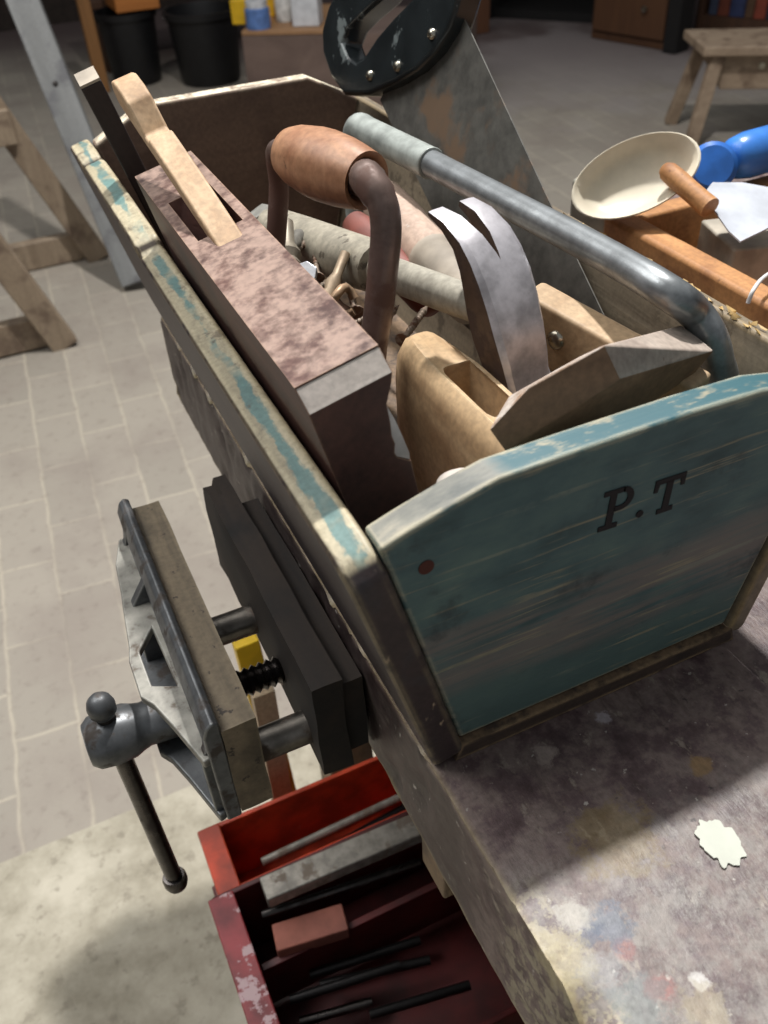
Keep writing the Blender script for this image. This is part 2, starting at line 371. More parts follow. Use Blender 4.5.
M_wall = paint('dim_brown_wall', (60,50,44), .9)
struct('wall_back', mbox((-5, 6.8, FL), (5.2, 6.95, 2.4)), M_wall)
struct('wall_right', mbox((5.2, -3, FL), (5.35, 6.95, 2.4)), M_wall)
struct('wall_left', mbox((-5.15, -3, FL), (-5, 6.95, 2.4)), M_wall)

# ------------------------------------------------------------------ workbench
def bench_mat():
    b = NB('paint_spattered_bench'); n = b.noise(75, 7, .68, b.mapping((1,.35,1))); mid = b.noise(34, 8, .7); fine = b.noise(220, 5, .6)
    col = b.ramp(mid, [(.32, (64,46,48)), (.45, (96,78,78)), (.56, (128,112,106)), (.7, (104,86,86))])
    col = b.mix(b.math('MULTIPLY', b.step(n, .52, .68), .6), col, lin((72,54,50)))
    col = b.mix(b.math('MULTIPLY', b.step(b.noise(70, 6, .7, b.mapping((1,.5,1), loc=(2,5,1))), .58, .66), .7), col, lin((160,148,134)))
    y = b.sep()
    near = b.math('SUBTRACT', 1.0, b.step(b.math('ADD', y[1], b.math('MULTIPLY', b.noise(10, 4), .06)), -.085, -.02))   # paler mottling past the front of the tote
    near = b.math('MULTIPLY', near, b.step(y[2], -.012, -.002))
    col = b.mix(b.math('MULTIPLY', near, b.math('MULTIPLY', b.step(b.noise(60, 8, .72, b.mapping(loc=(7,7,7))), .42, .58), .6)), col, lin((152,146,138)))
    lf = b.math('MULTIPLY', b.math('SUBTRACT', 1.0, b.step(b.math('ADD', y[0], b.math('MULTIPLY', b.noise(60, 5, .7), .03)), -.086, -.072)), b.math('SUBTRACT', 1.0, b.step(y[1], -.10, -.07)))
    col = b.mix(b.math('MULTIPLY', lf, b.math('MULTIPLY', b.step(b.noise(110, 6, .68, b.mapping((1,1,1), loc=(1,7,2))), .47, .54), .8)), col, lin((166,156,132)))
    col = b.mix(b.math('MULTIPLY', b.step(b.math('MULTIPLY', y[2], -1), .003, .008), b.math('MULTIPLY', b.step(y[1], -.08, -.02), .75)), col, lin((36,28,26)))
    col = b.mix(b.math('MULTIPLY', b.step(b.noise(130, 5, .6, b.mapping(loc=(9,2,2))), .66, .71), .8), col, lin((190,184,174)))
    col = b.mix(b.math('MULTIPLY', b.step(b.noise(90, 5, .6, b.mapping(loc=(3,8,2))), .65, .71), .75), col, lin((40,32,32)))
    wp = b.noise(110, 6, .75); S = lambda p, r, c, col, a=.9: b.mix(b.math('MULTIPLY', b.spot(p, r, wp), a), col, lin(c))
    for (u, v, r, c, a) in ((660,990,.006,(160,84,76),.5), (625,948,.005,(156,90,84),.45), (610,925,.01,(96,110,128),.6), (590,935,.006,(70,84,108),.6), (572,915,.008,(188,182,170),.7), (700,980,.004,(210,206,200),.8),
                            (560,960,.014,(176,162,124),.6), (640,1000,.012,(110,130,130),.4), (700,765,.006,(150,120,80),.8), (602,718,.004,(186,176,180),.8), (545,755,.006,(176,160,150),.7), (705,1010,.01,(176,162,132),.5), (600,970,.009,(160,160,160),.4), (615,838,.02,(160,138,80),.35)):
        p = UZ(u, v, 0); col = S((p.x, p.y, 0), r, c, col, a)
    col = b.mix(b.math('MULTIPLY', b.edge(.006, .004, .1), .45), col, lin((196,178,132)))
    col = b.mix(.35, col, b.ramp(fine, [(.3, (70,70,70)), (.7, (255,255,255))]), 'MULTIPLY')
    return b.out(col, b.math('ADD', b.math('MULTIPLY', mid, .35), .3), 0, n, .5, .002)
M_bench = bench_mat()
bench = thing('workbench', 'heavy worn wooden workbench with paint spatters and a chipped edge under the teal tool tote', 'workbench', (0, 0, 0))
PM[bench.name] = Matrix.Identity(4)
bm = bmesh.new(); x0, x1, y0, y1, t = -.111, .75, -.75, .615, .098
nx, ny = 60, 200
# fine left edge: a grid over the slab, denser at the visible edge, with chips knocked out of the arris
xs = [x0 + (x1-x0)*((i/40)**2.2) for i in range(41)]; ys = [y0 + (y1-y0)*j/240 for j in range(241)]
def chip(y, z):
    n = mnoise.noise(V((y*38, z*30, 3.1))); n2 = mnoise.noise(V((y*110, z*90, 7.7)))
    c = max(0, n-.12)*.022 + max(0, n2-.1)*.006
    near = 1 + 1.3*max(0, min(1, (-.07-y)/.05))
    return c*near
top = []
for i, x in enumerate(xs):
    row = []
    for y in ys:
        d = max(0, 1-(x-x0)/.02)
        z = -.0009*mnoise.noise(V((x*60, y*20, 0))) - d*d*chip(y, 0)*1.1
        z = min(z, 0.0)
        row.append(bm.verts.new((x + (chip(y, 0) if i == 0 else 0)*.7, y, z)))
    top.append(row)
for i in range(len(xs)-1):
    for j in range(len(ys)-1): bm.faces.new((top[i][j], top[i+1][j], top[i+1][j+1], top[i][j+1]))
side = [top[0]]
for k in range(1, 11):
    z = -t*k/10; e = 1-abs(2*k/10-1)
    side.append([bm.verts.new((x0 + .35*chip(y, z)*(1 if k < 10 else 0) + (.001*mnoise.noise(V((y*50, z*50, 1)))), y, z)) for y in ys])
for a, b_ in zip(side, side[1:]):
    for j in range(len(ys)-1): bm.faces.new((a[j], a[j+1], b_[j+1], b_[j]))
low = [bm.verts.new((x1, y, -t)) for y in ys]
for j in range(len(ys)-1):
    bm.faces.new((side[-1][j], side[-1][j+1], low[j+1], low[j])); bm.faces.new((top[-1][j], low[j], low[j+1], top[-1][j+1]))
for j in (0, len(ys)-1): bm.faces.new([s[j] for s in side[::-1]] + [top[i][j] for i in range(1, len(xs))] + [low[j]])
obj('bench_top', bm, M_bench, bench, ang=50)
sp = UZ(720, 843, 0)
bm = bmesh.new(); ring = []
for k in range(72):
    a = 2*math.pi*k/72; r = .0105*(1 + .42*mnoise.noise(V((math.cos(a)*2.0, math.sin(a)*2.3, 4)))+.14*mnoise.noise(V((math.cos(a)*5, math.sin(a)*5, 1))))
    ring.append(V((sp.x + r*math.cos(a)*.95, sp.y + r*math.sin(a)*1.25, .0002)))
prism(bm, ring, (0, 0, .0008)); obj('paint_splash', bm, paint('white_paint', (196,198,184), .55, .05, scratch=(190,186,170), thr=.62, sc=90), bench, label='splash of dried white paint')
M_leg = wood('bench_leg_wood', (112,92,70), (146,122,94), 'z', 40, blot=(92,76,60))
M_apr = wood('dark_bench_apron', (52,40,34), (70,54,44), 'y', 40)
for (lx, ly) in ((-.05, -.10), (.62, -.10), (.62, .5)):
    obj('leg', mbox((lx, ly, FL+.001), (lx+.07, ly+.055, -t)), M_leg if lx > 0 else M_leg, bench, bev=.002)
obj('apron', mbox((-.094, -.74, -t-.045), (-.07, -.004, -t)), M_apr, bench, bev=.002)
obj('rail_end', mbox((-.104, -.002, -t-.058), (-.06, .031, -t)), M_leg, bench, bev=.002, label='pale sawn rail end')
obj('stretcher', mbox((.02, -.09, FL+.1), (.62, -.055, FL+.16)), M_apr, bench, bev=.002)
obj('leg', mbox((-.03, .5, FL+.001), (.04, .56, -t)), M_leg, bench, bev=.002)

# ------------------------------------------------------------------ tool tote
SL = .256
def inner(z): return .0925 + SL*(z-.012)
tote = thing('tool_tote', 'open wooden tool tote in worn teal paint with letters stamped on its end', 'tool box', (0, 0, 0)); PM[tote.name] = Matrix.Identity(4)
TK = .018; LB = .6228
fp = [(-inner(.012), .012), (inner(.012), .012), (inner(.171)-.0005, .171), (.0743, .187), (-.0743, .187), (-inner(.171)+.0005, .171)]
bm = bmesh.new()
# front panel outline subdivided along its arched top
tops = [(inner(.171)-.0005, .170), (.118, .1755), (.095, .182), (.0743, .1862), (.03, .1878), (-.03, .1878), (-.0743, .1868), (-.095, .1815), (-.118, .1752), (-inner(.171)+.0005, .170)]
loopf = [(-.0925, .0125), (.0925, .0125)] + tops
prism(bm, [(x, 0, z) for x, z in loopf], (0, TK, 0))
front = obj('front_panel', roughen(bm, .0004, 60), M_teal, tote, bev=.0022, label='teal end board stamped with letters')
# letters P . T : slab serif, burnt into the board
def letters():
    bm = bmesh.new(); e = -.0006
    def pl(pts, ox, oz, s, rot):
        c, n = math.cos(rot), math.sin(rot)
        prism(bm, [(ox + s*(x*c - z*n), e, oz + s*(x*n + z*c)) for x, z in pts], (0, .0007, 0))
    def P(ox, oz, s, r):
        pl([(.0,.0),(.46,.0),(.46,.12),(.32,.12),(.32,.88),(.16,.88),(.16,.12),(.0,.12)], ox, oz, s, r)
        pl([(.0,.88),(.0,1.0),(.5,1.0),(.5,.88)], ox, oz, s, r)
        oc, ic = [], []
        for k in range(11):
            a = math.pi/2 - math.pi*k/10; oc.append((.46+.29*math.cos(a), .715+.285*math.sin(a))); ic.append((.46+.14*math.cos(a), .715+.165*math.sin(a)))
        for k in range(10): pl([oc[k], oc[k+1], ic[k+1], ic[k]], ox, oz, s, r)
        pl([(.30,.43),(.46,.43),(.46,.55),(.30,.55)], ox, oz, s, r)
    def T(ox, oz, s, r):
        pl([(.2,.0),(.64,.0),(.64,.13),(.51,.13),(.51,.88),(.33,.88),(.33,.13),(.2,.13)], ox, oz, s, r)
        pl([(.0,.86),(.84,.86),(.84,1.0),(.0,1.0)], ox, oz, s, r)
        pl([(.0,.66),(.1,.66),(.13,.87),(.0,.87)], ox, oz, s, r); pl([(.71,.87),(.74,.66),(.84,.66),(.84,.87)], ox, oz, s, r)
    P(-.0165, .1325, .0245, math.radians(-3))
    T(.0148, .1300, .0225, math.radians(-2))
    pl([(.13*math.cos(2*math.pi*k/12), .13*math.sin(2*math.pi*k/12)) for k in range(12)], .0085, .1345, .017, 0)
    return bm
obj('stamped_lettering', letters(), M_burn, front, label='letters P.T stamped in black')
h = UY(426, 567, 0)
obj('nail_head', mlathe([(0, -.0008), (.0040, -.0005), (.0040, .0012)], frame(h, (0, 1, 0)), 16), M_rust, front, label='rusty nail head')
# back panel
yb = LB
loopb = [(-.0925, .0125), (.0925, .0125), (inner(.171)-.0005, .171), (.081, .1976), (-.081, .1976), (-inner(.171)+.0005, .171)]
obj('back_panel', mprism([(x, yb, z) for x, z in loopb], (0, TK, 0)), M_back, tote, bev=.003)
# base
obj('base_board', roughen(mprism([(x, -.0045, z) for x, z in ((-.0975,.0006), (.098,.0006), (.0945,.012), (-.0935,.012))], (0, LB+TK, 0)), .0004, 40, 2), M_base, tote)
# side boards: outline in the (y, s) plane, pushed outwards by the board's thickness
def side_board(sgn, prof, th):
    ang = math.atan(SL); nv = V((sgn*math.cos(ang), 0, -math.sin(ang)))*th
    bm = bmesh.new(); prism(bm, [(sgn*(inner(z)+.0004), y, z) for y, z in prof], nv)
    return bm
pl_ = [(-.006, .012), (-.004, .006), (.004, .0045), (.62, .0045), (LB+.03, .006), (LB+.032, .16), (LB+.028, .171), (.60, .176), (.588, .172), (.582, .163), (.568, .165), (.562, .178),
       (.54, .1815), (.46, .1815), (.385, .180), (.372, .1775), (.366, .1705), (.30, .170), (.15, .170), (.03, .1705), (.012, .1695), (.002, .166), (-.004, .158)]
obj('side_board', side_board(-1, pl_, .0195), M_left, tote, bev=.0035, seg=3, label='side board with chipped teal and cream rim')
pr_ = [(-.004, .012), (-.002, .006), (.62, .0045), (LB+.03, .006), (LB+.032, .171), (.3, .171), (.1, .1712), (-.003, .171)]
obj('side_board', side_board(1, pr_, .0135), M_right, tote, bev=.003, label='weathered grey side board with splintered rim')
bm = bmesh.new()
for k in range(70):    # torn splinters along the grey rim
    y = random.uniform(.03, .20) if k < 50 else random.uniform(.2, .4); p = V((inner(.171) + random.uniform(.001, .006), y, .1712))
    s = random.uniform(.0012, .003); hull_p = [p+V((random.uniform(-s, s), random.uniform(-2*s, 2*s), random.uniform(-.001, s*.8))) for _ in range(5)]
    vs = [bm.verts.new(q) for q in hull_p]; bmesh.ops.convex_hull(bm, input=vs)
obj('splintered_edge', bm, wood('fresh_splinters', (176,140,84), (206,176,118), 'y', 80), tote, label='yellow torn splinters')

# ------------------------------------------------------------------ moulding plane
# cross section in local (a, c): a across, c up; tilted to lie against the left board
PO = V((-.1395, .055, .209)); tl = math.radians(13.5)
pa = V((math.cos(tl), 0, math.sin(tl))); pc = V((-math.sin(tl), 0, math.cos(tl)))
PMat = Matrix((pa, V((0,1,0)), pc)).transposed().to_4x4(); PMat.translation = PO - pc*.15
plane = thing('moulding_plane', 'long red-brown wooden moulding plane with light wedge leaning in the left of the tote', 'plane', mat=PMat)
W = .0425; HT = .15
def psec(y, drop):  # section ring in local coords, dusty top at c = HT
    t = HT + .0105 - drop
    return [(0, y, .0), (W-.006, y, .0), (W-.006, y, .077), (W-.0046, y, .0975), (W-.0105, y, .1035), (W-.0112, y, .107), (W-.0095, y, .112), (W-.0098, y, .117), (W-.0085, y, .124), (W-.0073, y, .1354), (W-.002, y, .145), (W, y, t), (0, y, t)]
bm = bmesh.new(); L = .318
rings = [psec(.0, .0105), psec(.0085, .0015), psec(.0086, 0), psec(.11, 0), psec(.12, 0), psec(L, 0)]

loft(bm, [[PMat @ V(p) for p in r] for r in rings])
mor = loft(bmesh.new(), [[PMat @ V((a, y, HT-.03)) for a, y in ((.007, .20), (.036, .20), (.036, .232), (.007, .232))], [PMat @ V((a, y, HT+.03)) for a, y in ((.007, .176), (.036, .176), (.036, .262), (.007, .262))]])
bm = cut(bm, [mor])
pb = obj('body', bm, M_plane, plane, bev=.0012)
# worn grey chamfer on the front end
obj('worn_end', loft(bmesh.new(), [[PMat @ V(p) for p in ((.0005, -.0004, HT+.0004), (W-.0005, -.0004, HT+.0004), (W-.0005, .0084, HT+.0095), (.0005, .0084, HT+.0095))], [PMat @ V(p) for p in ((.0005, .001, HT-.001), (W-.0005, .001, HT-.001), (W-.0005, .0096, HT+.008), (.0005, .0096, HT+.008))]]), M_grey_end, pb, label='worn grey chamfered edge')
obj('white_patch', mprism([PMat @ V(p) for p in ((W-.0075, .001, .1352), (W-.0088, .001, .124), (W-.0115, .001, .108), (W-.0106, .001, .1036), (W-.0048, .001, .0978), (W-.0040, .001, .102), (W-.0046, .001, .112), (W-.0056, .001, .124))], (0, .02, 0)), paint('white_paper', (240,232,228), .6), pb, label='white paper showing in the moulded side')
# wedge
w0 = V((.0215, .186, HT+.0065)); w1 = V((.0205, .332, HT+.052))
wd = (w1-w0).normalized(); wn = V((0, -wd.z, wd.y)); wl = (w1-w0).length
prof = [(-.03, .0), (-.03, .009), (.0, .0115), (.042, .0145), (.086, .0150), (.092, .0095), (.098, .0092), (.114, .0235), (.124, .0255), (wl-.014, .0240), (wl-.004, .019), (wl, .012), (wl, .004), (wl-.004, 0)]
def wpt(s, n, a): return PMat @ (w0 + wd*s + wn*n + V((a-.0215, 0, 0)))
bm = mprism([wpt(s, n, .0135) for s, n in prof], (PMat.to_3x3() @ V((.0165, 0, 0))))
wo = obj('wedge', bm, M_wedge, plane, bev=.0018, label='light notched wedge')
obj('knot', mlathe([(0, .0016), (.003, .0012), (.0048, .0)], frame(wpt(wl-.001, .010, .0215), PMat.to_3x3() @ wd), 14), wood('wedge_knot', (150,100,64), (176,124,84), 'z', 80), wo, label='darker knot at the tip')


# dark square bar standing behind the plane
p0, p1 = V((-.0725, .524, .0135)), UY(74, 78, .47)+V((.009, 0, 0))
bar = thing('wooden_bar', 'dark square bar with pale cut end standing in the left back corner of the tote', 'bar', mat=frame(p0, p1-p0, (1, 0, 0)))
def lb(M, a, b): return mbox(a, b, M)
Mb = PM[bar.name]; Lb = (p1-p0).length
obj('shank', lb(Mb, (-.008, -.010, 0), (.008, .010, Lb-.002)), M_dark, bar, bev=.0015)
obj('cut_end', lb(Mb, (-.0077, -.0097, Lb-.002), (.0077, .0097, Lb)), M_pale, bar, label='pale cut end')

# ------------------------------------------------------------------ hand brace
a0, a1 = UZ(288, 152, .25), UZ(367, 181, .25)
br = thing('hand_brace', 'old hand brace with worn wooden sweep handle and brown steel crank', 'brace', (-.06, .23, .06))
ax = (a1-a0).normalized(); Mh = frame(a0, ax); hl = (a1-a0).length
obj('handle', mlathe([(0, -.002), (.011, -.001), (.0150, .003), (.0178, .012), (.0200, .028), (.0204, .038), (.0196, .052), (.0182, .062), (.0168, hl-.004), (.0160, hl), (.0125, hl-.002), (.0112, hl-.014), (0, hl-.014)], Mh, 32), M_brhand, br, ang=60, label='worn wooden barrel handle')
lft = spline([a0+ax*.01, a0-ax*.004, V((-.0675, .285, .2455)), UY(279, 185, .290), UY(277, 225, .290), UY(275, 265, .290), V((-.081, .290, .12)), V((-.082, .298, .085)), V((-.089, .33, .07)), V((-.09, .36, .068))], 6)
rgt = spline([a1-ax*.016, a1+ax*.003, UY(366, 178, .183), UY(381, 200, .170), UY(386, 228, .165), UY(383, 270, .163), UY(378, 315, .163), UY(372, 356, .163), V((-.066, .161, .12)), V((-.068, .15, .085)), V((-.069, .13, .072)), V((-.07, .10, .07))], 6)
obj('crank', mtube(lft, .0066, 14), M_brace, br, ang=60)
obj('crank', mtube(rgt, [.0098]*6 + [.0094]*12 + [.0085]*(len(rgt)-18), 16), M_brace, br, ang=60)

# ------------------------------------------------------------------ hacksaw
zh = .205
hs = thing('hacksaw', 'hacksaw with a silver tubular frame lying along the right of the tote', 'hacksaw', (.06, .2, .05))
A, B, D, E2 = UZ(356, 126, zh), UZ(428, 162, zh), UZ(600, 252, zh), UZ(668, 292, zh)
F1, F2, F3, F4 = UY(694, 312, .078), UY(709, 334, .071), UY(717, 360, .067), UY(720, 392, .065)
path = spline([B, UZ(520, 210, zh), D, E2, F1, F2, F3, F4, F4+V((-.018, .002, -.035)), F4+V((-.034, .004, -.065))], 6)
obj('frame_tube', mtube(path, .0095, 18), M_gal, hs, ang=60)
dirs = (B-A).normalized()
sl = spline([A+V((-.001, .004, -.09)), A+V((-.001, .004, -.035)), A+V((0, .002, -.010)), A+dirs*.006, A+dirs*.02, A+(B-A)*.6, B, B+dirs*.004], 6)
obj('frame_sleeve', mtube(sl, [.0112]*(len(sl)-2)+[.0115, .0105], 18), M_sleeve, hs, ang=60, label='pale grey sleeve at the back of the frame')
obj('saw_blade', mbox((-.0004, 0, -.006), (.0004, 1, .006), Matrix.Translation(A+V((-.001, .004, -.085))) @ frame((0,0,0), (0,0,1)) @ Matrix.Identity(4) @ ((F4+V((-.031, .004, -.06)))-(A+V((-.001,.004,-.085)))).to_track_quat('Y', 'Z').to_matrix().to_4x4() @ Matrix.Diagonal((1, ((F4+V((-.031, .004, -.06)))-(A+V((-.001,.004,-.085)))).length, 1, 1))), M_steel, hs)

# ------------------------------------------------------------------ panel saw
sn = V((1, .05, -.256)); sc_ = .0889
def S_(u, v): return UPL(u, v, sn, sc_)
snn = sn.normalized()
saw = thing('hand_saw', 'hand saw with black riveted handle standing up at the back right of the tote', 'saw', tuple(S_(480, 200)))
bl = [S_(462, 14), S_(500, 96), S_(545, 193), S_(600, 308), S_(640, 392), S_(560, 400), S_(470, 290), S_(430, 205), S_(380, 100), S_(400, 60)]
bm = bmesh.new(); prism(bm, bl, snn*.0011)
obj('blade', bm, M_sawbl, saw, label='grey spotted steel blade')
out = [(354,96), (341,78), (333,55), (332,32), (339,8), (352,-16), (374,-40), (410,-58), (448,-58), (470,-40), (474,-12), (467,12), (460,32), (446,54), (428,72), (404,86), (378,96)]
hol = [(391,2), (372,18), (358,32), (353,45), (358,58), (366,63), (376,56), (388,38), (404,20), (424,0), (434,-18), (424,-30), (406,-22)]
hb = holed([S_(*p) - snn*.012 for p in out], [S_(*p) - snn*.012 for p in hol], snn*.024)
hd = obj('handle', hb, M_black, saw, bev=.0045, seg=3, label='glossy black wooden handle')
for (u, v) in ((382, 77), (410, 68), (445, 36)):
    obj('rivet', mlathe([(0, .003), (.0025, .0028), (.004, .0015), (.0044, -.001)], frame(S_(u, v) - snn*.0125, -snn), 16), M_brass, hd, ang=60, label='steel rivet')

# ------------------------------------------------------------------ claw hammer
HC = UY(505, 316, .124); he = UY(262, 226, .43)
hax = (he-HC).normalized(); O = -hax; Lx = V((-.02, 0, 1)); Lx = (Lx - O*Lx.dot(O)).normalized(); Lx = (Lx - O*.24).normalized(); Wx = O.cross(Lx) * -1; Wx.normalize(); O = (O - Lx*O.dot(Lx)).normalized()
if Wx.x < 0: Wx = -Wx
ham = thing('claw_hammer', 'claw hammer with bright steel head and grey wooden handle lying in the tote', 'hammer', tuple(HC))
oc = [(.064, -.0270), (.0575, -.0130), (.046, -.0005), (.035, .0060), (.022, .0105), (.008, .0128), (-.008, .0135), (-.024, .0132), (-.034, .0120), (-.042, .0135), (-.050, .0138), (-.053, .0125)]
ic = [(.0615, -.0285), (.0535, -.0185), (.042, -.0105), (.030, -.0090), (.018, -.0105), (.006, -.0130), (-.008, -.0140), (-.024, -.0125), (-.034, -.0115), (-.042, -.0135), (-.050, -.0138), (-.053, -.0125)]
hw_ = [.0156, .0165, .0172, .0176, .0178, .0176, .0172, .0160, .0150, .0156, .0156, .0142]
rr = []
for (lo, oo), (li, oi), w_ in zip(oc, ic, hw_):
    P_ = lambda l, o, x: HC + Lx*l + O*o + Wx*x
    c1, c2 = .82, .12
    pts8 = [(lo, oo, -w_*c1), (lo, oo, w_*c1), (lo+(li-lo)*c2, oo+(oi-oo)*c2, w_), (lo+(li-lo)*(1-c2), oo+(oi-oo)*(1-c2), w_), (li, oi, w_*c1), (li, oi, -w_*c1), (lo+(li-lo)*(1-c2), oo+(oi-oo)*(1-c2), -w_), (lo+(li-lo)*c2, oo+(oi-oo)*c2, -w_)]
    rr.append([P_(*p) for p in pts8])
bm = loft(bmesh.new(), rr)
slot = bmesh.new()
A_ = [HC + Lx*l + O*(-.06) + Wx*x for l, x in ((.031, 0), (.075, -.0078), (.075, .0078))]
prism(slot, A_, O*.12)
bm = cut(bm, [slot])
bmesh.ops.triangulate(bm, faces=bm.faces); bm.normal_update()
for f_ in bm.faces:
    if abs(f_.normal.dot(Wx)) > .8: f_.material_index = 1
hh = obj('head', bm, M_hamm, ham, ang=28, label='polished steel head'); hh.data.materials.append(M_hamside)
Mk = frame(HC, hax); hlen = (he-HC).length
obj('shaft', mlathe([(0, .009), (.0098, .0095), (.0102, .03), (.0108, .06), (.0112, hlen*.45), (0, hlen*.45)], Mk, 20), M_shaft, ham, ang=60)
obj('grip', mlathe([(.0115, hlen*.42), (.0165, hlen*.425), (.0180, hlen*.5), (.0185, hlen*.8), (.0180, hlen*.93), (0, hlen*.93)], Mk, 20), M_grip, ham, ang=60, label='thicker weathered grip')
obj('end_cap', mlathe([(0, hlen*.92), (.0190, hlen*.925), (.0190, hlen*.975), (.0160, hlen), (0, hlen)], Mk, 8), metal('dull_end_cap', (170,168,160), .5, met=.4), ham, label='pale metal end cap')

# other handles in the tote
q0, q1 = UY(378, 196, .38), UY(472, 304, .205)
rd = thing('wood_chisel', 'pale pinkish wooden tool handle with a ring, lying behind the hammer head', 'tool handle', mat=frame(q0, q1-q0))
Mq = PM[rd.name]; ql = (q1-q0).length
obj('grip', mlathe([(0, 0), (.012, .002), (.0175, .012), (.0185, .05), (.0180, ql*.62), (0, ql*.62)], Mq, 20), M_pink, rd, ang=60)
obj('ferrule', mlathe([(.0170, ql*.62), (.0187, ql*.625), (.0187, ql*.66), (.0178, ql*.665), (.0175, ql*.9), (.0150, ql), (0, ql)], Mq, 20), M_pale, rd, ang=60, label='pale collar')
q0, q1 = UY(352, 214, .345), UY(436, 300, .235)
obj_red = obj('gouge', mlathe([(0, 0), (.010, .002), (.0125, .015), (.0130, .06), (.0125, .1), (.010, (q1-q0).length-.004), (0, (q1-q0).length)], frame(q0-V((.000, 0, .006)), q1-q0), 20), M_red, ang=60)
tag(obj_red, 'faded red wooden tool handle tucked under the pale pinkish one', 'tool handle')

# small wooden smoothing plane with a pocket
zt = .165
def cof_outline(z, grow):
    pts = []; ya, yb2, xm = .024, .180, -.0280
    for k in range(32):
        a = 2*math.pi*(k+.5)/32; c, s = math.cos(a), math.sin(a); q = (abs(c)**5+abs(s)**5)**(-1/5)
        yy = (ya+yb2)/2 + s*q*((yb2-ya)/2 - .0 + grow); bul = 1 - .16*((yy-.10)/.08)**2
        pts.append(V((xm + c*q*(.0205+grow)*bul, yy, z)))
    return pts
bm = bmesh.new(); n = 32
ro = [cof_outline(.075, 0), cof_outline(.10, .001), cof_outline(.135, .001), cof_outline(.152, -.001), cof_outline(.161, -.005), cof_outline(zt, -.010)]
rv = [[bm.verts.new(p) for p in r] for r in ro]
for a, b_ in zip(rv, rv[1:]):
    for k in range(n): bm.faces.new((a[k], a[(k+1)%n], b_[(k+1)%n], b_[k]))
def pk(z, g):
    r = []
    for k in range(32):
        a = 2*math.pi*(k+.5)/32; c, s = math.cos(a), math.sin(a); q = (abs(c)**9+abs(s)**9)**(-1/9); r.append(V((-.0250+c*q*(.0110-g), .100+s*q*(.029-g*1.2), z)))
    return r
ins = [[bm.verts.new(p) for p in pk(zt-.001, 0)], [bm.verts.new(p) for p in pk(zt-.035, .003)]]
for a, b_ in ((rv[-1], ins[0]), (ins[0], ins[1])):
    for k in range(n): bm.faces.new((a[k], a[(k+1)%n], b_[(k+1)%n], b_[k]))
bm.faces.new(ins[1]); bm.faces.new(rv[0][::-1])
tag(obj('smoothing_plane', bm, M_ltwood, ang=45), 'small honey-coloured wooden plane body with an open throat beside the hammer head', 'plane')

# hexagonal wooden block resting at the front
bp = [UY(489, 430, .031), UY(505, 452, .027), UY(529, 387, .033), UY(604, 345, .034), UY(680, 325, .078), UY(691, 332, .077), UY(714, 351, .053), UY(620, 379, .029), UY(640, 412, .044), UY(694, 374, .056), UY(540, 437, .042)]
bp += [p + V((.004, .024, -.02)) for p in (bp[2], bp[3])] + [bp[4] + V((.002, .004, -.02))]
bm = hull(bp)
for f_ in bm.faces:
    near_ = lambda p: any((v.co-p).length < 1e-5 for v in f_.verts)
    if near_(bp[3]) and near_(bp[6]): f_.material_index = 1  # worn facet, also painted paler so that it looks lit
wb_o = obj('wood_block', bm, M_block, bev=.001); wb_o.data.materials.append(wood('pale_worn_lit_facet', (158,142,130), (196,182,168), 'x', 60, spots=((128,104,86), 60, .62)))
tag(wb_o, 'chunky faceted oak block with pale worn top painted as lit leaning on the front rim', 'wood block')

# pale wooden bar with a rivet
r0, r1 = UY(524, 296, .152), UY(696, 392, .046)
rx = (r1-r0).normalized(); Mr = frame(r0, rx, rx.cross(V((0,0,1))))
rv_ = thing('folding_rule', 'pale wooden bar with a round steel rivet lying behind the oak block', 'rule', mat=Mr)
bm = bmesh.new(); box(bm, (-.018, -.004, 0), (.004, .036, (r1-r0).length), Mr)
obj('bar', bm, M_rivw, rv_, bev=.003)

# small hardware in the bottom of the tote
def hexp(r, z): return [(r*math.cos(math.pi*k/3), r*math.sin(math.pi*k/3), z) for k in range(6)]
def bolt(M, name, label, r=.009, l=.05):
    t = thing(name, label, 'bolt', mat=M)
    obj('head', loft(bmesh.new(), [[M @ V(p) for p in hexp(r, 0)], [M @ V(p) for p in hexp(r, r*.8)]]), metal(name+'_steel', (190,192,196), .35, met=.7), t, bev=.0008)
    obj('shank', mtube([M @ V((0,0,.0)), M @ V((0,0,-l))], r*.55, 12), M_steel, t)
    return t
bolt(frame(UY(306, 277, .27), (-.2, -.5, .8)), 'hex_bolt', 'steel bolt with a bright hexagonal head beside the brace', .0085, .06)
for (u, v, y, r, l, d, c, nm, lab) in ((288, 262, .30, .010, .07, (.3, .8, .4), (150,140,124), 'drill_bit', 'stubby grey bit between the plane and the hammer handle'),
                                   (330, 292, .25, .006, .06, (.6, .5, .5), (170,150,126), 'drill_bit', 'slim tan bit behind the foot of the brace'),
                                   (350, 318, .262, .005, .05, (-.3, .6, .6), (120,90,74), 'drill_bit', 'rusty brown bit against the right leg of the brace'),
                                   (296, 240, .33, .006, .08, (.5, .7, -.1), (130,126,118), 'drill_bit', 'dull grey bit under the end of the hammer grip')):
    p = UY(u, v, y); d = V(d).normalized(); M = frame(p-d*l*.5, d)
    bm = bmesh.new(); prof = [(0, 0), (r, .002)]
    for k in range(8): prof += [(r*(1 if k % 2 else .72), .004+k*l*.6/8)]
    prof += [(r*.55, l*.72), (r*.55, l), (0, l)]
    tag(obj(nm, lathe(bm, prof, M, 12), metal('bit_steel', c, .5, met=.4), ang=40), lab, 'bit')
scr = None
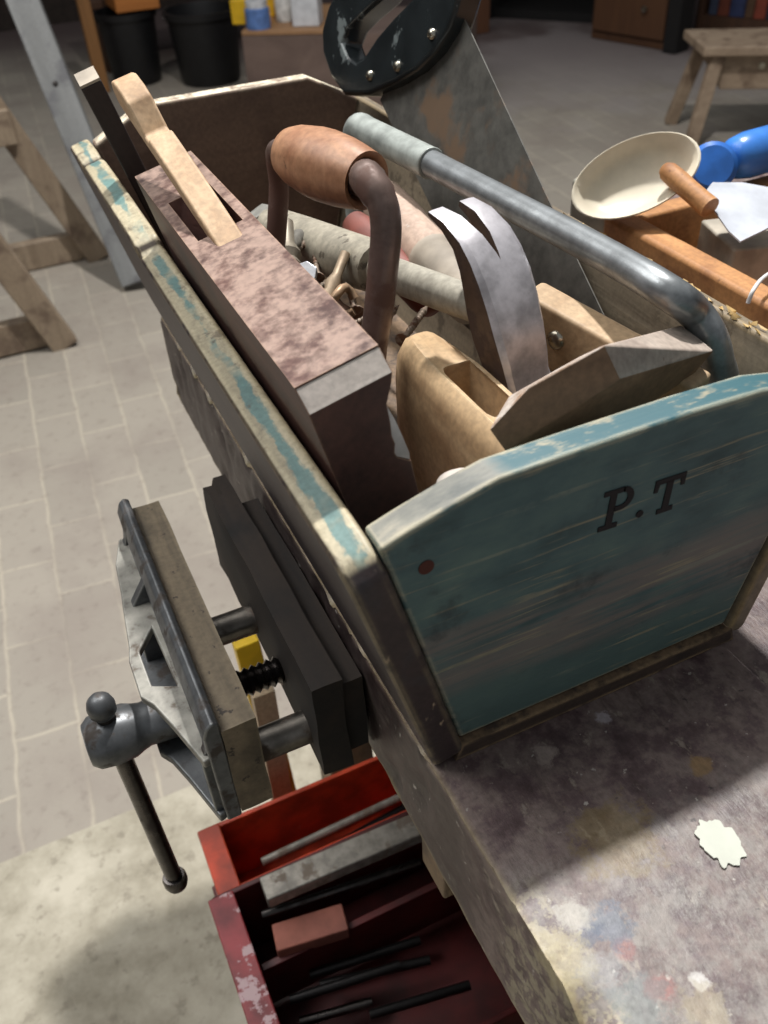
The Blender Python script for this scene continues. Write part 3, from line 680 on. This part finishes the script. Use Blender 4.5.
for k, (u, v, y, d) in enumerate(((300, 292, .27, (.8, .3, .2)), (316, 268, .29, (.3, .8, .3)), (318, 304, .25, (-.6, .5, .3)), (338, 320, .235, (.5, -.5, .4)), (282, 252, .31, (.7, .5, .1)), (356, 302, .24, (.2, .9, .2)), (402, 330, .20, (.6, .5, .1)), (345, 276, .28, (.9, .2, .2)), (362, 336, .215, (.8, .4, .3)))):
    M = frame(UY(u, v, y)-V((0, 0, .008)), d)
    if scr is None:
        prof = [(0, 0), (.0055, .0005), (.0055, .0015), (.0026, .005)] + [(.0026 if q % 2 else .0018, .010+q*.0016) for q in range(16)] + [(0, .042)]
        scr = obj('wood_screw', mlathe(prof, M, 10), metal('dull_screw', (158,142,126), .45, rust=(112,80,60), thr=.5, rs=120, met=.4), ang=40); LM = M.inverted() @ scr.matrix_world
        tag(scr, 'dull screw lying loose among the bits between the plane and the hammer grip', 'screw', 'loose screws in the tote')
    else:
        c_ = scr.copy(); C.objects.link(c_); c_.matrix_world = M @ LM
p = UY(342, 302, .24); t = mtube([p+V((.009*math.cos(a), .004*math.sin(2*a), .009*math.sin(a))) for a in [k*.5 for k in range(12)]], .003, 8)
tag(obj('cup_hook', t, metal('tan_hook', (170,140,110), .5, met=.3), ang=60), 'small curled tan hook among the bits', 'hook')
p = UY(463, 486, .034)
tag(obj('pale_knob', mlathe([(0, -.05), (.014, -.05), (.015, -.01), (.013, .001), (.008, .005), (0, .0062)], Matrix.Translation(p), 24), M_white, ang=60), 'pale round knob low beside the front panel of the tote', 'knob')

# ------------------------------------------------------------------ second wooden tray at the right
tr = thing('wooden_tray', 'orange pine tray of odd tools standing on the bench right of the tote', 'tray', (.38, .2, 0))
tx0, tx1, ty0, ty1, tz = .272, .56, -.02, .392, .10
obj('side', mbox((tx0, ty0, .008), (tx0+.026, ty1, tz)), M_tray, tr, bev=.005, seg=3)
obj('side', mbox((tx1-.022, ty0, .008), (tx1, ty1, tz)), M_tray, tr, bev=.005, seg=3)
obj('end', mbox((tx0+.022, ty1-.024, .008), (tx1-.022, ty1, tz)), M_tray, tr, bev=.004)
obj('end', mbox((tx0+.022, ty0, .008), (tx1-.022, ty0+.02, tz)), M_tray, tr, bev=.004)
obj('bottom', mbox((tx0, ty0, .0005), (tx1, ty1, .008)), wood('tray_bottom', (110,72,46), (134,92,60), 'y', 40), tr)
# cream dish
dc = UZ(635, 176, .140); dn = V((-.50, -.50, .66)).normalized()
Md = frame(dc, dn, (1, -.25, .22)) @ Matrix.Diagonal((1.3, .78, .8, 1))
tag(obj('plastic_scoop', mlathe([(0, -.020), (.026, -.020), (.036, -.012), (.0415, .0), (.0428, .0012), (.0438, 0), (.038, -.015), (.027, -.0235), (0, -.0235)], Md, 40), M_dish, ang=70), 'cream oval plastic dish tilted on the corner of the pine tray', 'dish')
# trowel
h0, h1 = UZ(664, 168, .145), UZ(710, 208, .128)
tw = thing('trowel', 'small trowel with wooden handle and pale metal blade lying across the pine tray', 'trowel', tuple(h1))
obj('handle', mlathe([(0, 0), (.006, .001), (.0085, .006), (.0090, .02), (.0086, .038), (.0088, .05), (.0092, (h1-h0).length), (0, (h1-h0).length)], frame(h0, h1-h0), 20), M_tray, tw, ang=60)
bl = [UZ(703, 196, .127), UZ(712, 184, .130), UZ(742, 184, .128), UZ(775, 190, .122), UZ(800, 212, .115), UZ(775, 226, .114), UZ(740, 243, .112), UZ(728, 232, .116)]
bm = mprism(bl, (0, 0, .0015)); obj('blade', bm, M_trow, tw, label='pale metal blade')
# blue plastic item
b0, b1 = UZ(712, 165, .125), UZ(792, 142, .125)
bt = thing('plastic_bottle', 'bright blue plastic bottle lying at the back of the pine tray', 'bottle', tuple(b0))
Mbt = frame(b0, b1-b0); bl_ = (b1-b0).length
obj('body', mlathe([(0, .022), (.012, .022), (.019, .030), (.0215, .045), (.0215, bl_+.05), (0, bl_+.05)], Mbt, 28), M_blue, bt, ang=50)
obj('cap', mlathe([(0, -.006), (.018, -.006), (.0225, -.002), (.0225, .008), (.013, .012), (.0125, .024), (0, .024)], frame(b0+V((-.003,-.004,0)), V((.45,.6,-.45))), 28), paint('deeper_blue_plastic', (50,112,200), .3), bt, ang=25, label='round blue cap')
# string loop, pale blocks
sp_ = spline([UZ(748, 303, .104), UZ(753, 291, .113), UZ(762, 279, .116), UZ(775, 272, .114), UZ(788, 280, .104)], 8)
tag(obj('string_loop', mtube(sp_, .0016, 8), M_string, ang=60), 'loop of white string over the rail of the pine tray', 'string')
Mbk = frame(UZ(742, 262, .06), (0, 0, 1), (1, -.3, 0))
tag(obj('foam_block', mbox((-.03, -.035, -.0515), (.04, .035, .03), Mbk), paint('pale_beige', (202,192,174), .6), bev=.003), 'pale beige block inside the pine tray below the trowel blade', 'block')
Mbk = frame(UZ(597, 213, .07), (0, 0, 1), (1, .4, 0))
tag(obj('stone_block', mbox((-.018, -.022, -.0695), (.018, .022, .035), Mbk), paint('grey_stone', (150,148,136), .8), bev=.004), 'small grey stone standing between the tote and the pine tray', 'stone')

# ------------------------------------------------------------------ bench vise
vs_ = thing('bench_vise', 'iron woodworking vise with wood-lined jaws fixed to the bench edge below the tote', 'vise', (-.2, .17, -.1))
ZC, YC = -.074, .170
# wooden linings
def slab(xa, xb, ya, yb, za, zb, cutn=6, amp=.0012):
    bm = mbox((xa, ya, za), (xb, yb, zb)); roughen(bm, amp, 34, cutn); return bm
obj('jaw_lining', slab(-.2085, -.1865, .084, .322, -.097, -.011), M_vwood, vs_, label='worn wooden lining of the front jaw')
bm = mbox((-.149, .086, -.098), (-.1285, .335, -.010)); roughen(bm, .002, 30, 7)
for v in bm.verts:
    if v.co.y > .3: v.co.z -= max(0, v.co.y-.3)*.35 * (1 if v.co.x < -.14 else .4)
obj('jaw_lining', bm, M_vwood2, vs_, label='wooden lining of the rear jaw, darkened for the shade of the tote')
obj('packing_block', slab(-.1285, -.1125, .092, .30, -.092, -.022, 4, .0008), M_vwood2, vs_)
# iron front jaw: plate with bevelled top flange, two triangular flanges and ribs meeting at the boss
obj('jaw_plate', mprism([(x, .083, z) for x, z in ((-.2085, -.100), (-.2085, -.003), (-.2125, -.001), (-.2165, -.004), (-.2195, -.012), (-.2185, -.100))], (0, .241, 0)), M_iron, vs_, bev=.0015)
def flange(z, th, yw=.112, dx=.05):
    return [(-.218, YC-.085, z), (-.223, YC-.086, z), (-.233, YC-.05, z), (-.240, YC-.028, z), (-.246, YC-.018, z), (-.246, YC+.016, z), (-.243, YC+.03, z), (-.2385, YC+.07, z), (-.2365, YC+.085, z), (-.2335, YC+.118, z), (-.225, YC+.146, z), (-.218, YC+.147, z)]
win = mprism([(-.2215, YC-.020, -.06), (-.2370, YC-.012, -.06), (-.2375, YC+.022, -.06), (-.2240, YC+.040, -.06)], (0, 0, .04))
M_web = metal('dusty_vise_casting', (146,143,134), .5, rust=(90,80,70), thr=.6, rs=60, edge=(200,198,190), met=.3)
obj('jaw_web', cut(mprism(flange(-.040, .008), (0, 0, .007)), [win]), M_web, vs_, bev=.0015)
obj('jaw_web', mprism(flange(-.100, .008), (0, 0, .008)), M_iron, vs_, bev=.0015)
for (ya, yb) in ((.088, .096), (.236, .244), (.306, .314)):
    xo = -.224 if ya < .1 else (-.234 if ya < .3 else -.225)
    obj('rib', mprism([(-.218, ya, -.097), (-.218, ya, -.012), (xo+.004, ya, -.03), (xo, ya, -.038), (xo, ya, -.097)], (0, yb-ya, 0)), M_iron, vs_, bev=.001)
hub = obj('hub', mlathe([(0, 0), (.0165, 0), (.0165, .014), (.0155, .027), (.0168, .032), (.0192, .038), (.0200, .051), (.0185, .062), (.0145, .067), (0, .0675)], frame((-.222, YC-.006, ZC), (-1, 0, .0)), 28), M_iron, vs_, ang=40)
obj('lead_screw', mlathe([(0, 0)] + [(.0108 if k % 2 else .0082, .001+k*.0028) for k in range(38)] + [(0, .1078)], frame((-.222, YC-.006, ZC+.003), (1, 0, 0)), 18), M_steel, vs_, ang=70)
for yy in (.229, .1145):
    obj('guide_bar', mtube([(-.219, yy, -.079), (-.1132, yy, -.079)], .0118, 20), metal('guide_bar_steel', (140,134,126), .35, rust=(80,66,54), thr=.55, rs=40), vs_, ang=60)
hx = -.2725; tp = V((hx+.001, YC-.005, -.0475)); bt_ = V((hx+.006, YC-.012, -.262))
dv = (bt_-tp).normalized()
hdl = obj('handle', mtube([tp, tp+dv*.05, bt_-dv*.001], .0066, 16), M_steel, vs_, ang=60)
obj('ball', mlathe([(0, -.0108), (.0048, -.0098), (.0082, -.006), (.0096, -.001), (.0092, .0045), (.0072, .0078), (.005, .0095), (0, .0095)], frame(tp-dv*.004, -dv) @ Matrix.Rotation(math.pi, 4, 'X'), 24), M_iron, hdl, ang=60)
obj('ball', mlathe([(0, -.007), (.0085, -.0065), (.0098, -.002), (.0098, .004), (.0085, .007), (0, .0075)], frame(bt_, -dv), 24), M_steel, hdl, ang=60)

# ------------------------------------------------------------------ red tool box below the bench
TB = thing('metal_toolbox', 'scuffed red metal toolbox with open trays of steel bars under the vise', 'toolbox', (-.05, .2, FL+.3))
def tray(x0, x1, y0, y1, z0, z1, t, m, nm, rim=.012):
    bm = bmesh.new()
    for a, b in (((x0, y0, z0), (x0+t, y1, z1)), ((x1-t, y0, z0), (x1, y1, z1)), ((x0+t, y0, z0), (x1-t, y0+t, z1)), ((x0+t, y1-t, z0), (x1-t, y1, z1)), ((x0+t, y0+t, z0), (x1-t, y1-t, z0+t))): box(bm, a, b)
    return obj(nm, bm, m, TB, bev=.0015)
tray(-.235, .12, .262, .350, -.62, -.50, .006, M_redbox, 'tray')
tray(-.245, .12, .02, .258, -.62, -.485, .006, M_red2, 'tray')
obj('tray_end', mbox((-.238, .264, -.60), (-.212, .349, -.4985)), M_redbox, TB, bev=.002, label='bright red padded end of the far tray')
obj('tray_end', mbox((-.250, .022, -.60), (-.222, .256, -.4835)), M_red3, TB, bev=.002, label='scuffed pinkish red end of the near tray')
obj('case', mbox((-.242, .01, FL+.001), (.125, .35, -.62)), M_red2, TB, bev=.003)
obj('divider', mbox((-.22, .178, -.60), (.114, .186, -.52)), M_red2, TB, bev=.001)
def rodthing(p, q, r, m, name, label, cat, n=12, group=None):
    o = obj(name, mtube([p, V(p).lerp(V(q), .5), q], r, n), m, ang=60); tag(o, label, cat, group); return o
pA, pB = UZ(264, 893, -.474), UZ(430, 822, -.474)
bm = bmesh.new(); beam(bm, pA, pB + (pB-pA)*.2, .028, .018); tag(obj('steel_bar', bm, M_rod, bev=.002), 'broad grubby steel bar lying across the red toolbox', 'bar')
rodthing(UZ(262, 862, -.53), UZ(330, 828, -.53)+V((.1, .0, 0)), .005, M_rod, 'steel_rod', 'thin bright steel rod behind the broad steel bar in the toolbox', 'rod')
rodthing(UZ(300, 868, -.545), UZ(420, 800, -.545), .007, M_blkst, 'steel_rod', 'black rod in the shadow of the far red tray', 'rod')
rodthing(UZ(262, 915, -.505), UZ(420, 862, -.505), .005, M_steel, 'steel_rod', 'slim dark rod along the near side of the broad steel bar', 'rod')
bm = bmesh.new(); beam(bm, UZ(275, 942, -.515), UZ(346, 920, -.515), .03, .02); tag(obj('wood_offcut', bm, paint('dusty_pink_red', (160,96,80), .7), bev=.002), 'dusty pinkish offcut in the near tray of the red toolbox', 'offcut')
for k, (u0, v0, u1, v1) in enumerate(((300,1022,372,1002), (310,975,420,940), (320,985,430,960), (370,1015,470,985), (290,1000,400,965))):
    rodthing(UZ(u0, v0, -.575+k*.006), UZ(u1, v1, -.575+k*.006), .005, M_blkst if k else M_steel, 'steel_rod', ['short grey rod nearest the front of the red toolbox', 'black rod beside the pinkish offcut, farthest back in the near tray', 'second black rod from the pinkish offcut in the near tray', 'black rod at the bench side front of the near tray', 'black rod crossing the middle of the near tray'][k], 'rod')
# yellow level and lath leaning behind the toolbox
y0_ = UY(245, 640, .42); 
tag(obj('spirit_level', mbox((-.014, -.009, 0), (.014, .009, (y0_-V((y0_.x+.018, .43, FL))).length), frame((y0_.x+.018, .43, FL+.001), (y0_-V((y0_.x+.018, .43, FL))), (1,0,0))), M_yel, bev=.002), 'yellow plastic level standing behind the red toolbox under the vise', 'level')
y1_ = UY(262, 690, .40)
tag(obj('timber_lath', mbox((-.013, -.008, 0), (.013, .008, (y1_-V((y1_.x-.005, .405, FL))).length), frame((y1_.x-.005, .405, FL+.001), (y1_-V((y1_.x-.005, .405, FL))), (1,0,0))), M_lath, bev=.001), 'pale timber lath standing next to the yellow level', 'lath')

# ------------------------------------------------------------------ trestle and plank at the left
tres = thing('sawhorse', 'grey-brown timber sawhorse standing on the brick floor left of the tote', 'sawhorse', (-.3, 2.5, FL))
def aframe(foot, apex, span):
    f = V(foot); a = V(apex); g = V((2*a.x-f.x, f.y+.0, f.z))
    bm = bmesh.new(); beam(bm, f+V((0, 0, .002)), a, .075, .045, (0, 1, 0)); obj('leg', bm, M_trest, tres, bev=.004)
    bm = bmesh.new(); beam(bm, g+V((0, 0, .002)), a, .075, .045, (0, 1, 0)); obj('leg', bm, M_trest, tres, bev=.004)
    return f, a, g
f1, a1_, g1 = aframe((-.15, 2.235, FL), (-.43, 2.235, .03), .5)
f2, a2_, g2 = aframe((.06, 2.80, FL), (-.235, 2.80, -.02), .5)
for f, a, g in ((f1, a1_, g1), (f2, a2_, g2)):
    bm = bmesh.new(); beam(bm, f.lerp(a, .06)+V((-.03, .03, 0)), g.lerp(a, .06)+V((.03, .03, 0)), .04, .09, (0, 0, 1)); obj('foot_rail', bm, M_trest, tres, bev=.004)
    bm = bmesh.new(); beam(bm, f.lerp(a, .58)+V((.02, -.03, 0)), g.lerp(a, .58)+V((-.02, -.03, 0)), .03, .10, (0, 0, 1)); obj('cross_rail', bm, M_trest, tres, bev=.004)
bm = bmesh.new(); beam(bm, a1_+V((-.06, -.15, .03)), a2_+V((.04, .12, .03)), .09, .06); obj('top_beam', bm, M_trest, tres, bev=.004)
lp = UZ(138, 289, FL); lt = UY(6, -40, 2.95)
ld = (lt-lp); Ml = frame(lp+V((-.0, 0, .02)), ld, (1, -.35, 0))
pk_ = thing('plank_prop', 'long grey painted plank leaning upright beside the sawhorse', 'plank', mat=Ml)
obj('board', mbox((-.045, -.02, 0), (.045, .02, ld.length*1.05), Ml), M_plank, pk_, bev=.004)
obj('bolt_head', mlathe([(0, .004), (.007, .003), (.009, 0)], frame(Ml @ V((.0, -.02, ld.length*.62)), Ml.to_3x3() @ V((0, -1, 0))), 12), M_steel, pk_, label='dark bolt head')
# slim orange post
p0_ = UZ(104, 92, FL); p1_ = UY(80, -10, p0_.y)
bm = bmesh.new(); beam(bm, p0_+V((0,0,.002)), p0_+(p1_-p0_)*1.3, .06, .06); tag(obj('timber_post', bm, wood('orange_post', (128,88,46), (154,108,62), 'z', 30), bev=.004), 'slim orange-brown timber post behind the plank', 'post')

# ------------------------------------------------------------------ things at the back
def bucket(px, y, r, h, label):
    c = V((px[0], y, FL+.001)); t = thing('bucket', label, 'bucket', tuple(c), 'black buckets at the back')
    M = Matrix.Translation(c)
    obj('tub', mlathe([(0, 0), (r*.8, 0), (r*.84, .02), (r*.97, h-.03), (r*1.05, h-.03), (r*1.06, h), (r*.98, h), (r*.96, h-.02), (r*.8, .03), (0, .03)], M, 32), M_bucket, t, ang=50)
    obj('bail', mtube([c+V((r*1.05*math.cos(a), -r*.25*math.sin(a)-.0, h-.02-r*.35*math.sin(a))) for a in [math.pi*k/12 for k in range(13)]], .006, 8), M_steel, t, ang=60)
bucket((.71, 0), 5.0, .15, .34, 'smaller black bucket beneath the orange crate at the back')
bucket((1.05, 0), 4.78, .185, .34, 'large black bucket beside the cloth covered table at the back')
pc_ = UY(135, 8, 5.0)
obj_oc = obj('orange_crate', mbox((pc_.x-.12, 4.86, FL+.35), (pc_.x+.10, 5.14, FL+.56)), wood('orange_board', (172,104,44), (196,124,58), 'x', 20), bev=.006); tag(obj_oc, 'orange-brown wooden box standing on the smaller black bucket', 'box')
# low cloth-covered table
cA, cB = V((1.02, 4.02, 0)), V((1.86, 3.47, 0)); cu = (cB-cA).normalized(); cw = V((-cu.y, cu.x, 0)); ctz = -.475
ct = thing('low_table', 'low table under a brown cloth at the back behind the tote', 'table', tuple(cA + V((0, 0, FL))))
Mt = Matrix((cu, cw, V((0,0,1)))).transposed().to_4x4(); Mt.translation = V((cA.x, cA.y, 0))
cl = (cB-cA).length
bm = bmesh.new()
gx, gz = 40, 8
def dr(s, k):   # draped front, gently rippled
    z = ctz - (ctz-FL-.02)*k/gz; return Mt @ V((s*cl, -.012*math.sin(s*26)*k/gz - .01*k/gz, z))
g = [[bm.verts.new(dr(i/gx, k)) for k in range(gz+1)] for i in range(gx+1)]
for i in range(gx):
    for k in range(gz): bm.faces.new((g[i][k], g[i][k+1], g[i+1][k+1], g[i+1][k]))
bk = [bm.verts.new(Mt @ V((i/gx*cl, .55, ctz))) for i in range(gx+1)]
bl2 = [bm.verts.new(Mt @ V((i/gx*cl, .57, FL+.02))) for i in range(gx+1)]
for i in range(gx): bm.faces.new((g[i][0], g[i+1][0], bk[i+1], bk[i])); bm.faces.new((bk[i], bk[i+1], bl2[i+1], bl2[i]))
for i in (0, gx): bm.faces.new([g[i][k] for k in range(gz, -1, -1)] + [bk[i], bl2[i]])
obj('cloth', bm, M_cloth, ct, ang=70)
obj('table_board', mbox((-.0, .0, ctz+.002), (cl*.45, .55, ctz+.02), Mt), wood('tan_board', (150,112,78), (172,132,94), 'x', 20), ct, bev=.003, label='tan board on top')
obj('leg', mbox((.03, .05, FL+.001), (.08, .1, ctz-.01), Mt), M_stool, ct); obj('leg', mbox((cl-.08, .05, FL+.001), (cl-.03, .1, ctz-.01), Mt), M_stool, ct)
zt2 = ctz+.0205
def onT(u, v):
    p = UZ(u, v, zt2); return p
def carton(name, label, u, v, w, d, h, c, lid=None, cat='box'):
    p = UZ(u, v, zt2); M = Matrix.Translation(p) @ Matrix.Rotation(math.atan2(cu.y, cu.x), 4, 'Z')
    o = obj(name, mbox((-w/2, 0, 0), (w/2, d, h), M), paint(name+'_paint', c, .5, .06), bev=.006); tag(o, label, cat)
def jar(name, label, u, v, r, h, c, c2, cat='jar'):
    p = UZ(u, v, zt2); t = thing(name, label, cat, tuple(p)); M = Matrix.Translation(p+V((0, r, 0)))
    obj('pot', mlathe([(0, 0), (r, 0), (r, h*.7), (r*.8, h*.76), (0, h*.76)], M, 20), paint(name+'_pot', c, .4), t, ang=50)
    obj('lid', mlathe([(r*.85, h*.74), (r*.9, h), (0, h)], M, 20), paint(name+'_lid', c2, .4), t, ang=50)
carton('white_carton', 'white square carton at the right of the clutter on the cloth table', 306, 27, .12, .1, .12, (214,216,220))
jar('paint_pot', 'blue and white pot left of the white carton', 263, 30, .055, .11, (96,130,190), (220,222,226))
carton('yellow_carton', 'yellow carton behind the blue and white pot', 274, 17, .16, .1, .16, (226,176,40))
jar('paint_pot', 'pale jar with yellow lid between the yellow and white cartons', 288, 22, .04, .13, (214,210,204), (222,170,40))
carton('yellow_tin', 'yellow tin lying over the black bucket end of the table', 243, 25, .10, .12, .1, (222,178,30), cat='tin')
# low dark shelf behind the buckets with things on it
sh = thing('low_bench', 'low dark bench behind the black buckets', 'bench', (1.0, 5.4, FL))
obj('top', mbox((.55, 5.22, -.50), (1.75, 5.7, -.46)), M_cab, sh, bev=.004)
for lx in (.6, 1.66): obj('leg', mbox((lx, 5.26, FL+.001), (lx+.05, 5.64, -.50)), M_cab, sh)
for (nm, lb_, x, w, h, c, ct_) in (('plastic_case', 'yellow plastic case on the low dark bench', 1.33, .22, .15, (224,176,34), 'case'), ('red_tin', 'red tin left of the yellow plastic case', 1.13, .09, .13, (190,60,44), 'tin'), ('beige_box', 'beige box at the left of the red tin', .98, .12, .1, (176,150,128), 'box'), ('grey_tin', 'pale grey tin between the red tin and yellow case', 1.195, .04, .12, (190,190,190), 'tin'), ('dark_case', 'dark blue case at the left end of the low dark bench', .78, .16, .14, (40,46,60), 'case')):
    tag(obj(nm, mbox((x-w/2, 5.26, -.4595), (x+w/2, 5.4, -.46+h)), paint(nm+'_paint', c, .5), bev=.01), lb_, ct_)

# tall door/post and furniture at the right back
def standing(name, label, cat, u0, u1, vb, y, h, m, d=.1):
    a, b = UY(u0, vb, y), UY(u1, vb, y); o = obj(name, mbox((min(a.x, b.x), y, FL+.001), (max(a.x, b.x), y+d, FL+h)), m, bev=.004); tag(o, label, cat); return o
pR = UZ(482, 34, FL)
tag(obj('wooden_post', mbox((pR.x-.09, pR.y, FL+.001), (pR.x+.05, pR.y+.12, .4)), wood('brown_post', (92,58,38), (110,72,48), 'z', 20), bev=.004), 'brown wooden post standing behind the saw handle', 'post')
# near-black rack added in place of the shade under a far table
p1c, p2c = UZ(500, 20, FL), UZ(600, 26, FL)
dk = thing('shade_rack', 'near-black rack in place of the shade under a far table at the back right', 'rack', tuple(p1c.lerp(p2c, .5)))
du = (p2c-p1c).normalized(); Mdk = Matrix((du, V((-du.y, du.x, 0)), V((0,0,1)))).transposed().to_4x4(); Mdk.translation = V((p1c.x, p1c.y, 0)); dl = (p2c-p1c).length
obj('back_board', mbox((-.1, .45, FL+.001), (dl+.1, .5, .2), Mdk), M_void, dk); obj('shelf', mbox((-.1, .0, -.25), (dl+.1, .45, -.2), Mdk), M_void, dk); obj('upright', mbox((-.12, 0, FL+.001), (-.06, .45, .2), Mdk), M_void, dk); obj('upright', mbox((dl+.04, 0, FL+.001), (dl+.1, .45, .2), Mdk), M_void, dk)
obj('floor_shelf', mbox((-.06, .05, FL+.001), (dl+.04, .45, FL+.05), Mdk), M_void, dk)
q1c, q2c = UZ(606, 42, FL), UZ(664, 52, FL)
du = (q2c-q1c).normalized(); Mq2 = Matrix((du, V((-du.y, du.x, 0)), V((0,0,1)))).transposed().to_4x4(); Mq2.translation = V((q1c.x, q1c.y, 0)); dl = (q2c-q1c).length
cb = thing('cupboard', 'orange-brown wooden cupboard at the back beside the dark rack', 'cupboard', tuple(q1c))
obj('carcass', mbox((-.12, .02, FL+.001), (dl, .2, .1), Mq2), wood('cupboard_side', (78,50,32), (96,64,40), 'z', 20), cb, bev=.005)
obj('door', mbox((-.1, .0, FL+.05), (dl-.02, .02, .08), Mq2), wood('cupboard_door', (84,54,34), (102,68,42), 'z', 20), cb, bev=.004)
obj('knob', mlathe([(0, .03), (.014, .026), (.016, .016), (.007, .0), (.007, -.003), (0, -.003)], frame(Mq2 @ V((dl*.62, .0, FL+.19)), Mq2.to_3x3() @ V((0, -1, 0))), 16), M_brass, cb, ang=60)
obj('corner_post', mbox((dl+.0, -.02, FL+.001), (dl+.08, .1, .1), Mq2), M_void, cb, bev=.003)
# book shelf
k1, k2 = UZ(703, 30, FL), UZ(800, 40, FL)
du = (k2-k1).normalized(); Mk2 = Matrix((du, V((-du.y, du.x, 0)), V((0,0,1)))).transposed().to_4x4(); Mk2.translation = V((k1.x, k1.y, 0)); dl = (k2-k1).length
bs = thing('bookcase', 'dark low bookcase behind the wooden stool', 'bookcase', tuple(k1))
obj('base', mbox((-.02, .02, FL+.001), (dl, .3, FL+.07), Mk2), M_cab, bs); obj('back', mbox((-.02, .3, FL+.001), (dl, .32, .1), Mk2), M_cab, bs); obj('side', mbox((-.05, .0, FL+.001), (-.02, .32, .1), Mk2), M_cab, bs)
xk = .0; bc = [((64,72,92),'slate blue'), ((120,62,44),'rust red'), ((56,66,104),'dark blue'), ((96,70,50),'brown'), ((150,70,50),'brick red'), ((48,54,70),'navy'), ((110,84,60),'tan'), ((70,80,110),'mid blue'), ((92,50,40),'maroon')]
for i, (c, nm) in enumerate(bc):
    w = .05 + .018*((i*7) % 3); 
    if xk + w > dl: break
    tag(obj('book', mbox((xk, .04, FL+.0705), (xk+w-.004, .28, FL+.07+.30+.02*((i*5) % 3)), Mk2), paint('book_%s' % nm.replace(' ', '_'), c, .6), bev=.003), '%s book spine standing in the low bookcase behind the stool' % nm, 'book', 'books behind the stool'); xk += w

# ------------------------------------------------------------------ stool
S0 = V((2.405, 2.628, -.490)); su = V((.84, -.54, 0)).normalized(); sv = V((.42, .905, 0)).normalized()
stl = thing('wooden_stool', 'low grey-brown wooden stool with splayed legs standing on the floor at the right', 'stool', (2.7, 2.7, FL))
bm = bmesh.new(); prism(bm, [S0, S0+su*.75, S0+su*.75+sv*.30, S0+sv*.30], (0, 0, .035)); obj('seat', bm, M_stool, stl, bev=.006)
bm = bmesh.new(); a = S0+sv*.05+su*.03; prism(bm, [a, a+su*.68, a+su*.64+V((0,0,-.13)), a+su*.07+V((0,0,-.13))], sv*.03); obj('apron', bm, M_stool, stl, bev=.004)
bm = bmesh.new(); a = S0+sv*.235+su*.03; prism(bm, [a, a+su*.68, a+su*.64+V((0,0,-.09)), a+su*.07+V((0,0,-.09))], sv*.03); obj('apron', bm, M_stool, stl, bev=.004)
for (i, j, fu, fv) in ((.07, .05, .0, -.02), (.07, .25, .0, .30), (.66, .05, .72, -.02), (.66, .25, .72, .30)):
    tpv = S0+su*i+sv*j; ft = S0+su*fu+sv*fv; ft.z = FL+.002
    bm = bmesh.new(); beam(bm, ft, tpv, .05, .04, sv); obj('leg', bm, M_stool, stl, bev=.005)
obj('nail_head', mlathe([(0, .003), (.012, .002), (.014, 0)], frame(S0+sv*.048+su*.24+V((0,0,-.045)), -sv), 12), M_brass, stl)

# rivet on the pale bar (added last so that its frame is known)
obj('rivet', mlathe([(0, .003), (.004, .0026), (.0058, .001), (.006, -.006)], frame(Mr @ V((.0042, .013, .030)), Mr.to_3x3() @ V((1, 0, 0))), 18), M_brass, rv_, ang=60)

# ------------------------------------------------------------------ light, camera, world
def area(name, loc, size, power, target, col=(1,1,1)):
    l = bpy.data.lights.new(name, 'AREA'); l.shape = 'DISK'; l.size = size; l.energy = power; l.color = col
    o = bpy.data.objects.new(name, l); C.objects.link(o); o.location = loc
    o.rotation_euler = (V(target)-V(loc)).to_track_quat('-Z', 'Y').to_euler(); return o
area('ceiling_lamp', (.72, 1.22, 2.75), .14, 136, (0, .2, 0), (1, .985, .965))
area('left_fill', (-1.3, 1.6, 2.6), 2.4, 58, (-.5, .9, -.8), (1, .985, .96))  # added fill light above the left floor, no visible source
sl_ = bpy.data.lights.new('floor_fill', 'SPOT'); sl_.energy = 70; sl_.spot_size = math.radians(62); sl_.spot_blend = 1.0; sl_.shadow_soft_size = .35; sl_.color = (.98, .99, 1)  # added spot fill, there only to brighten the left floor
so = bpy.data.objects.new('floor_fill', sl_); C.objects.link(so); so.location = (-1.25, .55, 2.0); so.rotation_euler = (V((-.62, .35, -.82))-so.location).to_track_quat('-Z', 'Y').to_euler()
w = bpy.data.worlds.new('world'); bpy.context.scene.world = w; w.use_nodes = True
w.node_tree.nodes['Background'].inputs[0].default_value = (.92, .96, 1, 1); w.node_tree.nodes['Background'].inputs[1].default_value = .26

cd = bpy.data.cameras.new('camera'); cam = bpy.data.objects.new('camera', cd); C.objects.link(cam)
Mc = Matrix((RT, UP, -FW)).transposed().to_4x4(); Mc.translation = CAM; cam.matrix_world = Mc
cd.sensor_width = 36; cd.sensor_fit = 'AUTO'; cd.lens = FPX/1024*36; cd.clip_start = .01; cd.clip_end = 60
cd.dof.use_dof = True; cd.dof.focus_distance = .56; cd.dof.aperture_fstop = cd.lens/3.0
sc = bpy.context.scene; sc.camera = cam
sc.view_settings.view_transform = 'Standard'; sc.view_settings.look = 'None'; sc.view_settings.exposure = 0
bpy.context.view_layer.update()
for o in list(sc.objects):       # put the floor at z = 0
    if o.parent is None: o.location.z += H
